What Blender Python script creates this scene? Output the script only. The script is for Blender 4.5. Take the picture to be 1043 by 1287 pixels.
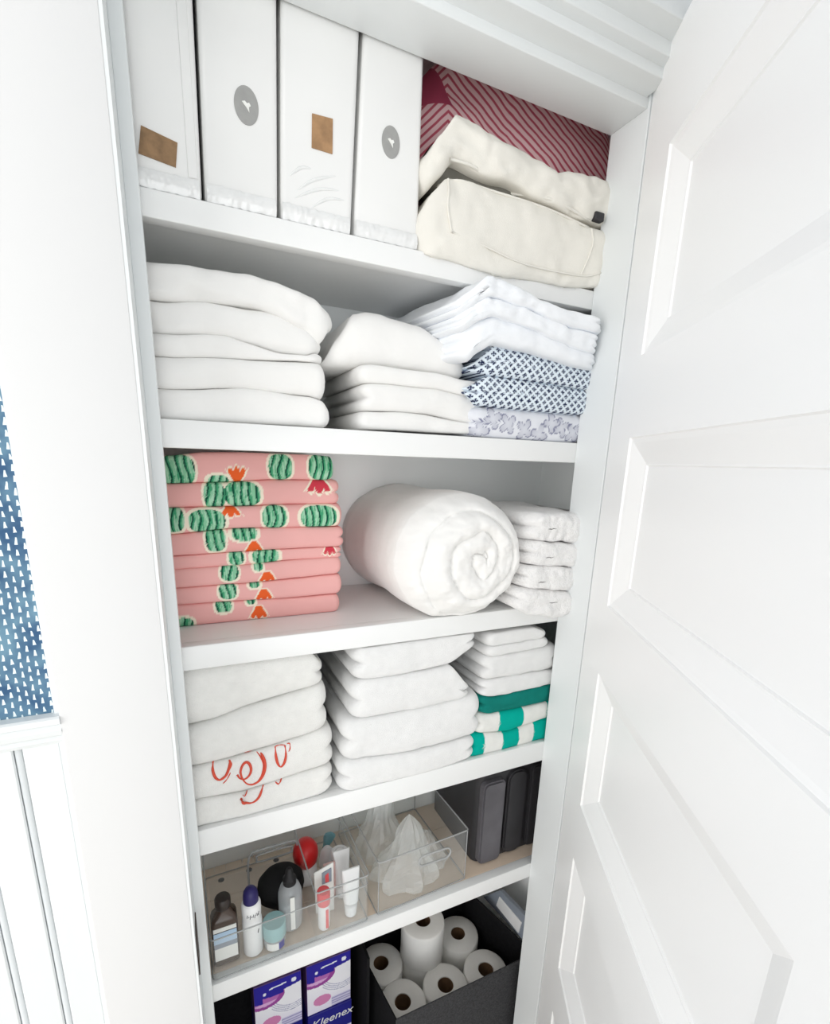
import bpy, bmesh, math, random
from mathutils import Vector, Matrix, noise
from mathutils.bvhtree import BVHTree
PI = math.pi
scn = bpy.context.scene
for o in list(bpy.data.objects): bpy.data.objects.remove(o)
COL = scn.collection
# ------------------------------------------------------------------ camera
FPX, PCX, PCY = 613.84, 521.5, 735.0            # focal length and principal point in pixels of the 1043x1287 frame
CAM = Vector((0.0187, -0.7009, 1.5312))
CR = Vector((0.90669, -0.42052, 0.03271)); CU = Vector((0.07489, 0.23680, 0.96867)); CF = Vector((0.41509, 0.87583, -0.24620))
cam_d = bpy.data.cameras.new('camera'); cam = bpy.data.objects.new('camera', cam_d); COL.objects.link(cam)
cam_d.sensor_fit = 'AUTO'; cam_d.sensor_width = 36.0; cam_d.lens = FPX / 1287 * 36
cam_d.shift_x = 0.0; cam_d.shift_y = (PCY - 643.5) / 1287; cam_d.clip_start = 0.02
m3 = Matrix((CR, CU, -CF)).transposed(); cam.matrix_world = Matrix.Translation(CAM) @ m3.to_4x4()
scn.camera = cam
# ------------------------------------------------------------------ world and daylight
w = bpy.data.worlds.new('world'); scn.world = w; w.use_nodes = True
bg = w.node_tree.nodes['Background']; bg.inputs[0].default_value = (0.95, 0.98, 1.0, 1); bg.inputs[1].default_value = 0.62
def area(name, loc, target, size, power, color):
    l = bpy.data.lights.new(name, 'AREA'); l.shape = 'RECTANGLE'; l.size, l.size_y = size; l.energy = power; l.color = color
    o = bpy.data.objects.new(name, l); COL.objects.link(o); o.location = loc
    o.rotation_euler = (Vector(target) - Vector(loc)).to_track_quat('-Z', 'Y').to_euler(); return o
area('window_daylight', (-2.0, -1.25, 1.40), (0.45, -0.2, 1.25), (1.5, 1.9), 36, (1.0, 0.99, 0.975))
area('front_fill_light', (-0.1, -2.8, 0.95), (0.35, 0, 1.05), (1.6, 1.8), 27, (0.96, 0.985, 1.0))  # frontal fill added to brighten the shelves and the closet back wall
area('ceiling_lamp', (-0.45, -1.1, 2.68), (-0.1, -0.6, 0), (0.6, 0.6), 3.5, (1.0, 0.98, 0.95))
scn.cycles.max_bounces = 24; scn.cycles.diffuse_bounces = 14; scn.cycles.transparent_max_bounces = 40
scn.view_settings.view_transform = 'Standard'; scn.view_settings.look = 'None'
scn.view_settings.gamma = 1.0; scn.view_settings.use_curve_mapping = False
scn.view_settings.exposure = -0.03
# ------------------------------------------------------------------ measuring
def at(u, v, x=None, y=None, z=None):
    d = CR * ((u - PCX) / FPX) - CU * ((v - PCY) / FPX) + CF
    if y is not None: t = (y - CAM.y) / d.y
    elif z is not None: t = (z - CAM.z) / d.z
    else: t = (x - CAM.x) / d.x
    return CAM + d * t
def xz(u, v, y): p = at(u, v, y=y); return (p.x, p.z)
# ------------------------------------------------------------------ materials
def srgb(r, g, b):
    f = lambda c: c / 12.92 if c <= .04045 else ((c + .055) / 1.055) ** 2.4
    return (f(r / 255), f(g / 255), f(b / 255))
def mat(name, col, rough=.6, bump=0, bscale=200, var=0, vscale=20, spec=.4, metal=0, coat=0, sheen=0, vcol=False, bdist=.001):
    m = bpy.data.materials.new(name); m.use_nodes = True; nt = m.node_tree; b = nt.nodes['Principled BSDF']
    b.inputs['Base Color'].default_value = (*col, 1); b.inputs['Roughness'].default_value = rough
    b.inputs['Specular IOR Level'].default_value = spec; b.inputs['Metallic'].default_value = metal
    b.inputs['Coat Weight'].default_value = coat; b.inputs['Sheen Weight'].default_value = sheen
    tc = nt.nodes.new('ShaderNodeTexCoord')
    src = None
    if vcol:
        a = nt.nodes.new('ShaderNodeAttribute'); a.attribute_name = 'Col'; src = a.outputs['Color']
        nt.links.new(src, b.inputs['Base Color'])
    if var:
        n = nt.nodes.new('ShaderNodeTexNoise'); n.inputs['Scale'].default_value = vscale; n.inputs['Detail'].default_value = 5
        nt.links.new(tc.outputs['Object'], n.inputs['Vector'])
        mx = nt.nodes.new('ShaderNodeMix'); mx.data_type = 'RGBA'; mx.blend_type = 'MULTIPLY'
        rp = nt.nodes.new('ShaderNodeMapRange'); rp.inputs[1].default_value = .3; rp.inputs[2].default_value = .7
        rp.inputs[3].default_value = 1 - var; rp.inputs[4].default_value = 1.0
        nt.links.new(n.outputs['Fac'], rp.inputs[0]); mx.inputs[0].default_value = 1
        if src: nt.links.new(src, mx.inputs[6])
        else: mx.inputs[6].default_value = (*col, 1)
        nt.links.new(rp.outputs[0], mx.inputs[7]); nt.links.new(mx.outputs[2], b.inputs['Base Color'])
    if bump:
        n2 = nt.nodes.new('ShaderNodeTexNoise'); n2.inputs['Scale'].default_value = bscale; n2.inputs['Detail'].default_value = 3
        nt.links.new(tc.outputs['Object'], n2.inputs['Vector'])
        bp = nt.nodes.new('ShaderNodeBump'); bp.inputs['Strength'].default_value = bump; bp.inputs['Distance'].default_value = bdist
        nt.links.new(n2.outputs['Fac'], bp.inputs['Height']); nt.links.new(bp.outputs[0], b.inputs['Normal'])
    return m
def clear(name, tint, k=.10, rough=.03):
    m = bpy.data.materials.new(name); m.use_nodes = True; nt = m.node_tree
    for n in list(nt.nodes): nt.nodes.remove(n)
    out = nt.nodes.new('ShaderNodeOutputMaterial'); tr = nt.nodes.new('ShaderNodeBsdfTransparent'); gl = nt.nodes.new('ShaderNodeBsdfGlossy')
    df = nt.nodes.new('ShaderNodeBsdfDiffuse'); df.inputs[0].default_value = (*tint, 1)
    tr.inputs[0].default_value = (*tint, 1); gl.inputs['Roughness'].default_value = rough
    lw = nt.nodes.new('ShaderNodeLayerWeight'); lw.inputs[0].default_value = .3
    pw_ = nt.nodes.new('ShaderNodeMath'); pw_.operation = 'POWER'; pw_.inputs[1].default_value = 4; nt.links.new(lw.outputs['Facing'], pw_.inputs[0])
    fr = nt.nodes.new('ShaderNodeMath'); fr.operation = 'MULTIPLY_ADD'; fr.inputs[1].default_value = .5; fr.inputs[2].default_value = .03; nt.links.new(pw_.outputs[0], fr.inputs[0])
    a = nt.nodes.new('ShaderNodeMixShader'); a.inputs[0].default_value = k; b = nt.nodes.new('ShaderNodeMixShader')
    nt.links.new(tr.outputs[0], a.inputs[1]); nt.links.new(df.outputs[0], a.inputs[2])
    nt.links.new(fr.outputs[0], b.inputs[0]); nt.links.new(a.outputs[0], b.inputs[1]); nt.links.new(gl.outputs[0], b.inputs[2])
    nt.links.new(b.outputs[0], out.inputs[0]); return m
M = {}
M['wall'] = mat('wall_paint', (.71, .71, .71), .55, .05, 300, 0)
M['door'] = mat('door_paint', (.93, .93, .93), .35, .02, 120)
M['trim'] = mat('trim_paint', (.76, .785, .79), .4, .03, 150)
M['inner'] = mat('closet_paint', (.92, .94, .94), .5, .05, 200)
M['shelf'] = mat('shelf_paint', (.80, .805, .80), .35, .03, 150)
M['duvet'] = mat('cotton_white', (.83, .822, .805), .85, .55, 26, .04, 9, .2, sheen=.2, bdist=.004)
M['sheet'] = mat('sheet_white', (.86, .88, .91), .85, .10, 500, .05, 14, .2)
M['terry'] = mat('terry_white', (.85, .85, .845), .95, .9, 900, .05, 60, .1, sheen=.3, bdist=.0015)
M['terry_warm'] = mat('terry_offwhite', (.83, .825, .80), .95, .9, 900, .06, 60, .1, sheen=.3, bdist=.0015)
M['fluff'] = mat('fluffy_white', (.90, .89, .885), .95, .8, 420, .05, 150, .1, sheen=.4, bdist=.003)
M['teal'] = mat('terry_teal', srgb(22, 128, 118), .95, .9, 900, .15, 60, .1, bdist=.0015)
M['print'] = mat('printed_cotton', (1, 1, 1), .8, .10, 600, .05, 10, .2, vcol=True)
M['terry_print'] = mat('terry_striped', (1, 1, 1), .95, .8, 900, .06, 60, .1, vcol=True, bdist=.0015)
M['canvas'] = mat('cream_canvas', srgb(232, 229, 221), .85, .25, 700, .10, 10, .2)
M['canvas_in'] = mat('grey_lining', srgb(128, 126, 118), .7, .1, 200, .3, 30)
M['pack'] = mat('white_package', (.80, .80, .79), .32, .05, 60, .03, 8, .45, coat=.25)
M['sleeve'] = mat('plastic_hem', (.80, .805, .80), .22, .3, 40, .08, 60, .5, coat=.4)
M['tag'] = mat('kraft_label', srgb(172, 134, 96), .55, .1, 300, .35, 90)
M['tag2'] = mat('brown_leather_label', srgb(150, 118, 84), .5, .2, 200, .4, 110)
M['sticker'] = mat('grey_sticker', srgb(158, 158, 156), .45, 0, 1, .1, 120)
M['white'] = mat('white_plastic', (.86, .86, .86), .35)
M['navy'] = mat('navy_plastic', srgb(38, 30, 92), .4, .1, 300)
M['brown'] = mat('brown_bottle', srgb(74, 60, 52), .2, 0, 1, .2, 40, .5)
M['darkcap'] = mat('dark_cap', srgb(48, 40, 36), .4)
M['black'] = mat('black_plastic', srgb(24, 23, 25), .55, .2, 400)
M['hair'] = mat('black_bristle', srgb(8, 8, 9), .9, .6, 300)
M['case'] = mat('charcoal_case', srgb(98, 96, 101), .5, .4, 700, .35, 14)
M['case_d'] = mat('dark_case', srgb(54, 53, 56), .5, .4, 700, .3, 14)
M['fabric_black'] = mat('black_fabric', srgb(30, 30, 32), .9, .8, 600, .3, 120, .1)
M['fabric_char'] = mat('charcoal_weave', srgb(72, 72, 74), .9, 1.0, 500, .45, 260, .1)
M['paper'] = mat('toilet_paper', (.86, .855, .83), .95, .3, 400, .04, 30, .1)
M['tube_card'] = mat('cardboard_tube', srgb(120, 92, 66), .9, .2, 200, .2, 60)
M['dark_in'] = mat('dark_hole', srgb(40, 34, 30), .9)
M['wood'] = mat('raw_pine', srgb(226, 206, 186), .6, .1, 90, .12, 14)
M['red'] = mat('red_plastic', srgb(205, 30, 32), .35)
M['coral'] = mat('coral_cap', srgb(226, 84, 88), .4)
M['teal_lid'] = mat('pale_teal_lid', srgb(150, 188, 190), .4)
M['teal_brush'] = mat('teal_plastic', srgb(96, 160, 172), .45)
M['pinkbox'] = mat('pink_packet', srgb(232, 192, 188), .6, 0, 1, .15, 60)
M['blue_label'] = mat('blue_label', srgb(176, 200, 222), .5)
M['grey_label'] = mat('grey_label', srgb(140, 148, 160), .5)
M['white_label'] = mat('white_label', srgb(232, 232, 228), .5)
M['blue'] = mat('royal_blue', srgb(38, 34, 140), .4)
M['ink'] = mat('dark_ink', srgb(40, 40, 52), .6)
M['embroid'] = mat('red_thread', srgb(205, 78, 58), .8, .3, 900)
M['metal'] = mat('brushed_metal', srgb(200, 208, 214), .3, .1, 90, 0, 1, .5, metal=.8)
M['bronze'] = mat('bronze_plate', srgb(62, 44, 38), .45, .1, 90, .2, 90, metal=.6)
M['grey_mark'] = mat('grey_tag', srgb(120, 118, 116), .8)
M['clear'] = clear('clear_acrylic', (.985, .99, .99), .035)
M['rim'] = clear('clear_acrylic_edge', (.66, .67, .67), .45, .08)
M['bagfilm'] = clear('plastic_film', (.97, .98, .975), .28, .1)
M['clear_bottle'] = clear('clear_bottle', (.90, .93, .95), .35, .05)
M['floor'] = mat('floor_wood', srgb(222, 212, 198), .5, .05, 60, .2, 6)
# ------------------------------------------------------------------ builders
def mesh(name, vs, fs, m, parent=None, smooth=False, cols=None):
    me = bpy.data.meshes.new(name); me.from_pydata([tuple(v) for v in vs], [], fs); me.validate()
    for mm in (m if isinstance(m, (list, tuple)) else [m]): me.materials.append(mm)
    if smooth: me.polygons.foreach_set('use_smooth', [True] * len(me.polygons))
    if cols is not None:
        a = me.color_attributes.new('Col', 'FLOAT_COLOR', 'POINT'); fl = []
        for c in cols: fl += [c[0], c[1], c[2], 1.0]
        a.data.foreach_set('color', fl)
    return link(name, me, parent)
def link(name, me, parent=None):
    o = bpy.data.objects.new(name, me); COL.objects.link(o)
    if parent is not None:
        base = parent; loc = Vector((0, 0, 0))
        while base is not None: loc += base.location; base = base.parent
        o.parent = parent; o.matrix_parent_inverse = Matrix.Translation(-parent.location) if parent.parent is None else Matrix.Identity(4)
    return o
def thing(name, label, cat, loc, group=None, kind=None):
    e = bpy.data.objects.new(name, None); COL.objects.link(e); e.location = loc; e.empty_display_size = .02
    return tag(e, label, cat, group, kind)
def tag(o, label=None, cat=None, group=None, kind=None):
    if label: o['label'] = label
    if cat: o['category'] = cat
    if group: o['group'] = group
    if kind: o['kind'] = kind
    return o
def bmobj(name, bm, m, parent=None, smooth=False):
    me = bpy.data.meshes.new(name); bm.normal_update(); bm.to_mesh(me); bm.free()
    for mm in (m if isinstance(m, (list, tuple)) else [m]): me.materials.append(mm)
    if smooth: me.polygons.foreach_set('use_smooth', [True] * len(me.polygons))
    return link(name, me, parent)
def box(name, x0, x1, y0, y1, z0, z1, m, parent=None, bev=0, seg=2):
    return hexa(name, [(x0, y0, z0), (x1, y0, z0), (x1, y1, z0), (x0, y1, z0), (x0, y0, z1), (x1, y0, z1), (x1, y1, z1), (x0, y1, z1)], m, parent, bev, seg)
def hexa(name, c, m, parent=None, bev=0, seg=2):
    bm = bmesh.new(); v = [bm.verts.new(p) for p in c]
    for f in ((0, 3, 2, 1), (4, 5, 6, 7), (0, 1, 5, 4), (1, 2, 6, 5), (2, 3, 7, 6), (3, 0, 4, 7)): bm.faces.new([v[i] for i in f])
    bmesh.ops.recalc_face_normals(bm, faces=bm.faces)
    if bev: bmesh.ops.bevel(bm, geom=list(bm.edges), offset=bev, segments=seg, affect='EDGES', profile=.6)
    return bmobj(name, bm, m, parent, smooth=bool(bev) and seg > 1)
def lathe(name, prof, base, m, parent=None, seg=28, axis=None, sx=1, sy=1):
    vs, fs = [], []
    n = len(prof); rot = Matrix.Identity(3) if axis is None else Vector((0, 0, 1)).rotation_difference(Vector(axis).normalized()).to_matrix()
    for r, z in prof:
        for k in range(seg):
            a = 2 * PI * k / seg; vs.append(Vector(base) + rot @ Vector((r * sx * math.cos(a), r * sy * math.sin(a), z)))
    for i in range(n - 1):
        for k in range(seg):
            k2 = (k + 1) % seg; fs.append((i * seg + k, i * seg + k2, (i + 1) * seg + k2, (i + 1) * seg + k))
    if prof[0][0] > 1e-5: fs.append(tuple(reversed(range(seg))))
    if prof[-1][0] > 1e-5: fs.append(tuple((n - 1) * seg + k for k in range(seg)))
    o = mesh(name, vs, fs, m, parent, True); smooth_angle(o); return o
def smooth_angle(o, ang=40):
    me = o.data; bm = bmesh.new(); bm.from_mesh(me)
    for e in bm.edges:
        if len(e.link_faces) == 2 and e.calc_face_angle(0) > math.radians(ang): e.smooth = False
    bm.to_mesh(me); bm.free()
def tube(name, pts, r, m, parent=None, seg=6, closed=False):
    pts = [Vector(p) for p in pts]; n = len(pts); vs, fs = [], []
    for i, p in enumerate(pts):
        a = pts[(i - 1) % n] if closed or i > 0 else p; b = pts[(i + 1) % n] if closed or i < n - 1 else p
        t = (b - a).normalized(); u = t.orthogonal().normalized() if abs(t.y) > .95 else t.cross(Vector((0, 1, 0))).normalized(); v = t.cross(u)
        rr = r[i] if isinstance(r, (list, tuple)) else r
        for k in range(seg): an = 2 * PI * k / seg; vs.append(p + (u * math.cos(an) + v * math.sin(an)) * rr)
    for i in range(n if closed else n - 1):
        j = (i + 1) % n
        for k in range(seg): k2 = (k + 1) % seg; fs.append((i * seg + k, i * seg + k2, j * seg + k2, j * seg + k))
    if not closed: fs.append(tuple(range(seg))); fs.append(tuple((n - 1) * seg + k for k in range(seg)))
    return mesh(name, vs, fs, m, parent, True)
def smoothpts(p, n=6):
    out = []
    for i in range(len(p) - 1):
        p0 = Vector(p[max(i - 1, 0)]); p1 = Vector(p[i]); p2 = Vector(p[i + 1]); p3 = Vector(p[min(i + 2, len(p) - 1)])
        for k in range(n):
            t = k / n; out.append(.5 * ((2 * p1) + (p2 - p0) * t + (2 * p0 - 5 * p1 + 4 * p2 - p3) * t * t + (3 * p1 - p0 - 3 * p2 + p3) * t ** 3))
    out.append(Vector(p[-1])); return out
def interp(P, x):
    if x <= P[0][0]: return P[0][1]
    for a, b in zip(P, P[1:]):
        if x <= b[0]:
            t = (x - a[0]) / max(b[0] - a[0], 1e-9); t = t * t * (3 - 2 * t) * .35 + t * .65; return a[1] + (b[1] - a[1]) * t
    return P[-1][1]
def nz(x, y, z): return noise.noise(Vector((x, y, z)))
def cloth(name, parent, m, top, bot, yf, depth, rr=.45, xl=None, xr=None, layers=1, e=.008, rc=.015, wr=.0015, wf=14,
          seed=0., ns=46, na=14, paint=None, zmin=None, zmax=None, ybk=.002, world=False, skew=0., pillow=0.):
    """One folded piece of cloth: front silhouette between two measured seams, rounded fold at the front, layered ends."""
    T = sorted(top if world else [xz(u, v, yf) for u, v in top]); B = sorted(bot if world else [xz(u, v, yf) for u, v in bot])
    if xl is None: xl = min(T[0][0], B[0][0])
    if xr is None: xr = max(T[-1][0], B[-1][0])
    vs, fs, cols = [], [], []; nt = 7; ring = (na + 1) + nt + (na + 1)
    def clampz(y, z):
        if y > ybk:
            if zmin is not None: z = max(z, zmin)
            if zmax is not None: z = min(z, zmax)
        return z
    for i in range(ns + 1):
        s = i / ns; t = .45 * s + .55 * (.5 - .5 * math.cos(PI * s)); x0 = xl + (xr - xl) * t
        zt = interp(T, x0); zb = interp(B, x0); h = max(zt - zb, .002); d = min(x0 - xl, xr - x0)
        yo = rc * (1 - math.sqrt(max(0, 1 - (1 - min(d / rc, 1)) ** 2))) if rc > 0 else 0
        arc = []
        for j in range(na + 1):
            th = -PI / 2 + PI * j / na; sn = math.sin(th); cs = max(math.cos(th), 0)
            vz = math.copysign(abs(sn) ** .82, sn); vf = (vz + 1) / 2
            ins = e * (1 - abs(math.sin(PI * layers * min(max(vf, 0), 1))) ** .5)
            x = (xl + ins) + (xr - xl - 2 * ins) * t
            y = yf + yo + .82 * rr * h * (1 - cs ** .62); z = zb + h * vf
            y += wr * nz(x * wf, z * wf * 1.8, seed) + wr * .5 * nz(x * wf * 3.1, z * wf * 4, seed + 7) + wr * .9 * max(0, nz(x * wf * 2.3, z * wf * .8, seed + 17) - .15) * (1 + sn * sn)
            z += wr * .7 * nz(x * wf, y * 6, seed + 3 + vf * .6)
            arc.append((x, y, clampz(y, z), vf, ins))
        yb = yf + depth; xs, zs = arc[-1][0], arc[-1][2]
        for a in arc: vs.append((a[0] + skew * (a[1] - yf), a[1], a[2])); cols.append(paint(a[0], a[2], (a[2] - zb) / h) if paint else None)
        for k in range(1, nt + 1):
            q = k / (nt + 1); y = arc[-1][1] + (yb - arc[-1][1]) * q
            z = zt + wr * 1.5 * nz(x0 * wf * .7, y * wf, seed + 5) + pillow * math.sin(PI * min(1, q * 1.2)) * math.sin(PI * t)
            vs.append((xs + skew * (y - yf), y, clampz(y, z))); cols.append(paint(xs, zt, 1.) if paint else None)
        for a in reversed(arc): vs.append((a[0] + skew * (yb - yf), yb, clampz(yb, a[2]))); cols.append(paint(a[0], a[2], (a[2] - zb) / h) if paint else None)
    for i in range(ns):
        for k in range(ring):
            k2 = (k + 1) % ring; fs.append((i * ring + k, (i + 1) * ring + k, (i + 1) * ring + k2, i * ring + k2))
    for base, fl in ((0, False), (ns * ring, True)):
        for j in range(na):
            bk = lambda q: base + na + nt + 1 + (na - q)
            f = (base + j, base + j + 1, bk(j + 1), bk(j)); fs.append(f if not fl else tuple(reversed(f)))
    return mesh(name, vs, fs, m, parent, True, cols if paint else None)
def bvh(o): return BVHTree.FromPolygons([v.co.copy() for v in o.data.vertices], [tuple(p.vertices) for p in o.data.polygons])
def onto(tree, x, z, off=.0006):
    h = tree.ray_cast(Vector((x, -1, z)), Vector((0, 1, 0)))
    return Vector((x, (h[0].y if h[0] else 0.02) - off, z))
def text(name, s, size, m, parent, origin, ux, uz, shear=0.0, depth=.0003):
    c = bpy.data.curves.new(name, 'FONT'); c.body = s; c.size = size; c.shear = shear; c.extrude = depth
    o = bpy.data.objects.new(name, c); COL.objects.link(o); dg = bpy.context.evaluated_depsgraph_get()
    me = bpy.data.meshes.new_from_object(o.evaluated_get(dg)); bpy.data.objects.remove(o); bpy.data.curves.remove(c)
    ux = Vector(ux).normalized(); uz = Vector(uz).normalized(); un = ux.cross(uz)
    for v in me.vertices: v.co = Vector(origin) + ux * v.co.x + uz * v.co.y + un * v.co.z
    me.materials.clear(); me.materials.append(m); return link(name, me, parent)
# ================================================================== the room and closet shell
W = 0.66; BACK = .262; XL, XR = -.05, .80; ZTOP = 2.32
HZ = 2.0287
def S(o, label=None): return tag(o, label, None, None, 'structure')
S(box('floor', -2.2, 2.6, -3.2, .45, -.05, 0, M['floor']))
S(box('floor_closet', XL, XR, -.02, BACK, .0, .1415, M['inner']))
S(box('wall_back', XL - .03, XR + .03, BACK, BACK + .05, 0, 2.5, M['inner']))
S(box('wall_inner_left', XL - .05, XL, -.0, BACK, 0, 2.5, M['inner']))
S(box('wall_inner_right', XR, XR + .05, -.0, BACK, 0, 2.5, M['inner']))
S(box('ceiling_closet', XL, XR, -.0, BACK, ZTOP, ZTOP + .05, M['inner']))
# wall left of the closet: plain core, wallpaper skin above the rail, beaded planks below
wl = S(box('wall_left', -2.2, -.016, -.072, 0, 0, 2.75, M['wall']))
S(box('wall_right', W + .014, 2.6, -.0725, 0, 0, 2.75, M['wall']))
S(box('wall_top', -.016, W + .014, -.0725, 0, HZ + .06, 2.75, M['wall']))
def wallpaper():
    m = bpy.data.materials.new('blue_wallpaper'); m.use_nodes = True; nt = m.node_tree; b = nt.nodes['Principled BSDF']; b.inputs['Roughness'].default_value = .7
    def mth(op, a, b_=None):
        n = nt.nodes.new('ShaderNodeMath'); n.operation = op
        for i, q in enumerate((a, b_)):
            if q is None: continue
            if isinstance(q, (int, float)): n.inputs[i].default_value = q
            else: nt.links.new(q, n.inputs[i])
        return n.outputs[0]
    tc = nt.nodes.new('ShaderNodeTexCoord'); sp = nt.nodes.new('ShaderNodeSeparateXYZ'); nt.links.new(tc.outputs['Object'], sp.inputs[0])
    nn = nt.nodes.new('ShaderNodeTexNoise'); nn.inputs['Scale'].default_value = 60; nt.links.new(tc.outputs['Object'], nn.inputs['Vector'])
    wob = mth('MULTIPLY', mth('SUBTRACT', nn.outputs['Fac'], .5), .5)
    sx = mth('ADD', mth('MULTIPLY', sp.outputs[0], 1 / .0069), wob); ci = mth('FLOOR', sx); fx = mth('ABSOLUTE', mth('SUBTRACT', mth('FRACT', sx), .5))
    sz = mth('ADD', mth('ADD', mth('MULTIPLY', sp.outputs[2], 1 / .0112), mth('MULTIPLY', ci, .47)), wob); fz = mth('FRACT', sz)
    wid = mth('SUBTRACT', .26, mth('MULTIPLY', fz, .22))
    k = mth('MULTIPLY', mth('LESS_THAN', fx, wid), mth('MULTIPLY', mth('GREATER_THAN', fz, .2), mth('LESS_THAN', fz, .78)))
    n2 = nt.nodes.new('ShaderNodeTexNoise'); n2.inputs['Scale'].default_value = 35; nt.links.new(tc.outputs['Object'], n2.inputs['Vector'])
    cr = nt.nodes.new('ShaderNodeValToRGB'); cr.color_ramp.elements[0].color = (*srgb(44, 84, 122), 1); cr.color_ramp.elements[1].color = (*srgb(104, 142, 164), 1)
    cr.color_ramp.elements[0].position = .35; cr.color_ramp.elements[1].position = .65; nt.links.new(n2.outputs['Fac'], cr.inputs[0])
    mx = nt.nodes.new('ShaderNodeMix'); mx.data_type = 'RGBA'; nt.links.new(k, mx.inputs[0]); nt.links.new(cr.outputs[0], mx.inputs[6]); mx.inputs[7].default_value = (*srgb(226, 238, 240), 1)
    nt.links.new(mx.outputs[2], b.inputs['Base Color']); return m
CF_Y = -.09                                        # front face of the closet casing
zr0, zr1 = 1.204, 1.2415
box('wallpaper', -2.2, -.1322, -.078, -.072, zr1 - .01, 2.75, wallpaper(), wl)
pw = .0434
for i in range(16):
    x1 = -.1757 - (i - 1) * pw if i else -.1322; x0 = -.1757 - i * pw
    pl = box('plank', x0 + .0085, x1, -.081, -.072, .12, zr0 + .01, M['trim'], wl, .0015, 1)
    tube('bead', [(x0 + .0042, -.0765, .12), (x0 + .0042, -.0765, zr0)], .0040, M['trim'], wl, 8)
S(box('baseboard_left', -2.2, -.1265, -.088, -.072, 0, .12, M['trim'], None, .003))
# closet casing, jamb, stops
S(box('trim_1', -.1264, -.0170, CF_Y, -.0, 0, 2.75, M['wall'], None, .0012, 2))
S(box('trim_2', -.1322, -.1264, -.0835, -.07, 0, 2.75, M['trim'], None, .001, 1))
cr = []
prof = [(-.072, zr0), (-.083, zr0 + .001), (-.086, zr0 + .006), (-.084, zr0 + .010), (-.089, zr0 + .014), (-.091, zr0 + .020), (-.088, zr0 + .026), (-.0925, zr0 + .029), (-.0925, zr1 - .002), (-.090, zr1), (-.072, zr1)]
vs = [(x, y, z) for x in (-2.2, -.1262) for y, z in prof]; n = len(prof)
fs = [(i, (i + 1) % n, n + (i + 1) % n, n + i) for i in range(n)] + [tuple(range(n)), tuple(reversed(range(n, 2 * n)))]
S(mesh('trim_3', vs, fs, M['trim'], None, False))
S(box('trim_4', -.0172, -.0140, -.0895, 0, 0, HZ + .03, M['trim'], None))            # left jamb face
S(box('trim_5', -.0142, 0, -.022, .0, 0, HZ + .012, M['trim'], None, .0012, 2))       # left door stop
S(box('trim_6', W, W + .015, -.0725, .0, 0, HZ + .06, M['trim'], None, .001, 1))      # right jamb
S(box('trim_7', -.014, W, -.069, .0, HZ, HZ + .045, M['trim'], None, .0015, 2))       # head stop
S(box('trim_8', -.014, W - .004, -.103, -.0, HZ + .012, HZ + .06, M['trim'], None, .0015, 2))
S(box('trim_9', -.02, W - .01, -.119, -.07, HZ + .024, HZ + .12, M['trim'], None, .0015, 2))
S(box('trim_10', -.03, W - .02, -.147, -.07, HZ + .040, HZ + .16, M['trim'], None, .0015, 2))
sp = tag(box('strike_plate', -.0142, -.0124, -.070, -.030, .782, .858, M['bronze'], None, .0006, 1), 'dark bronze strike plate set in the left door jamb', 'strike plate')
# ------------------------------------------------------------------ the open five-panel door
DA = math.radians(60.6); dv = Vector((-math.cos(DA), -math.sin(DA), 0)); dn = Vector((-math.sin(DA), math.cos(DA), 0)); DH = Vector((W + .0015, -.0745, 0))
def D(u, w_, z): return DH + dv * u + dn * w_ + Vector((0, 0, z))
def dbox(name, u0, u1, w0, w1, z0, z1, m, parent):
    return hexa(name, [D(u0, w0, z0), D(u1, w0, z0), D(u1, w1, z0), D(u0, w1, z0), D(u0, w0, z1), D(u1, w0, z1), D(u1, w1, z1), D(u0, w1, z1)], m, parent)
DW = .672; ST = .096; RT = .576
dob = thing('door_1', 'white five-panel door standing open at the right', None, D(0, 0, 0)); dob['kind'] = 'structure'
pz = [(1.685, 1.934), (1.318, 1.574), (.949, 1.203), (.577, .838), (.21, .466)]
dbox('stile', 0, ST, -.035, 0, .012, 2.07, M['door'], dob); dbox('stile', RT, DW, -.035, 0, .012, 2.07, M['door'], dob)
zz = [2.07] + [q for p in pz for q in (p[1], p[0])] + [.012]
for a, b in zip(zz[0::2], zz[1::2]): dbox('rail', ST, RT, -.035, 0, b, a, M['door'], dob)
for z0, z1 in pz:
    dbox('panel', ST, RT, -.030, -.0175, z0, z1, M['door'], dob)
    steps = [(0, 0), (.0015, -.0030), (.008, -.0045), (.036, -.0150), (.038, -.0150), (.0395, -.0176)]
    vs, fs = [], []
    for ins, dp in steps: vs += [D(ST + ins, dp, z0 + ins), D(RT - ins, dp, z0 + ins), D(RT - ins, dp, z1 - ins), D(ST + ins, dp, z1 - ins)]
    for i in range(len(steps) - 1):
        for k in range(4): k2 = (k + 1) % 4; fs.append((i * 4 + k, i * 4 + k2, i * 4 + 4 + k2, i * 4 + 4 + k))
    mesh('panel_moulding', vs, fs, M['door'], dob)
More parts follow.
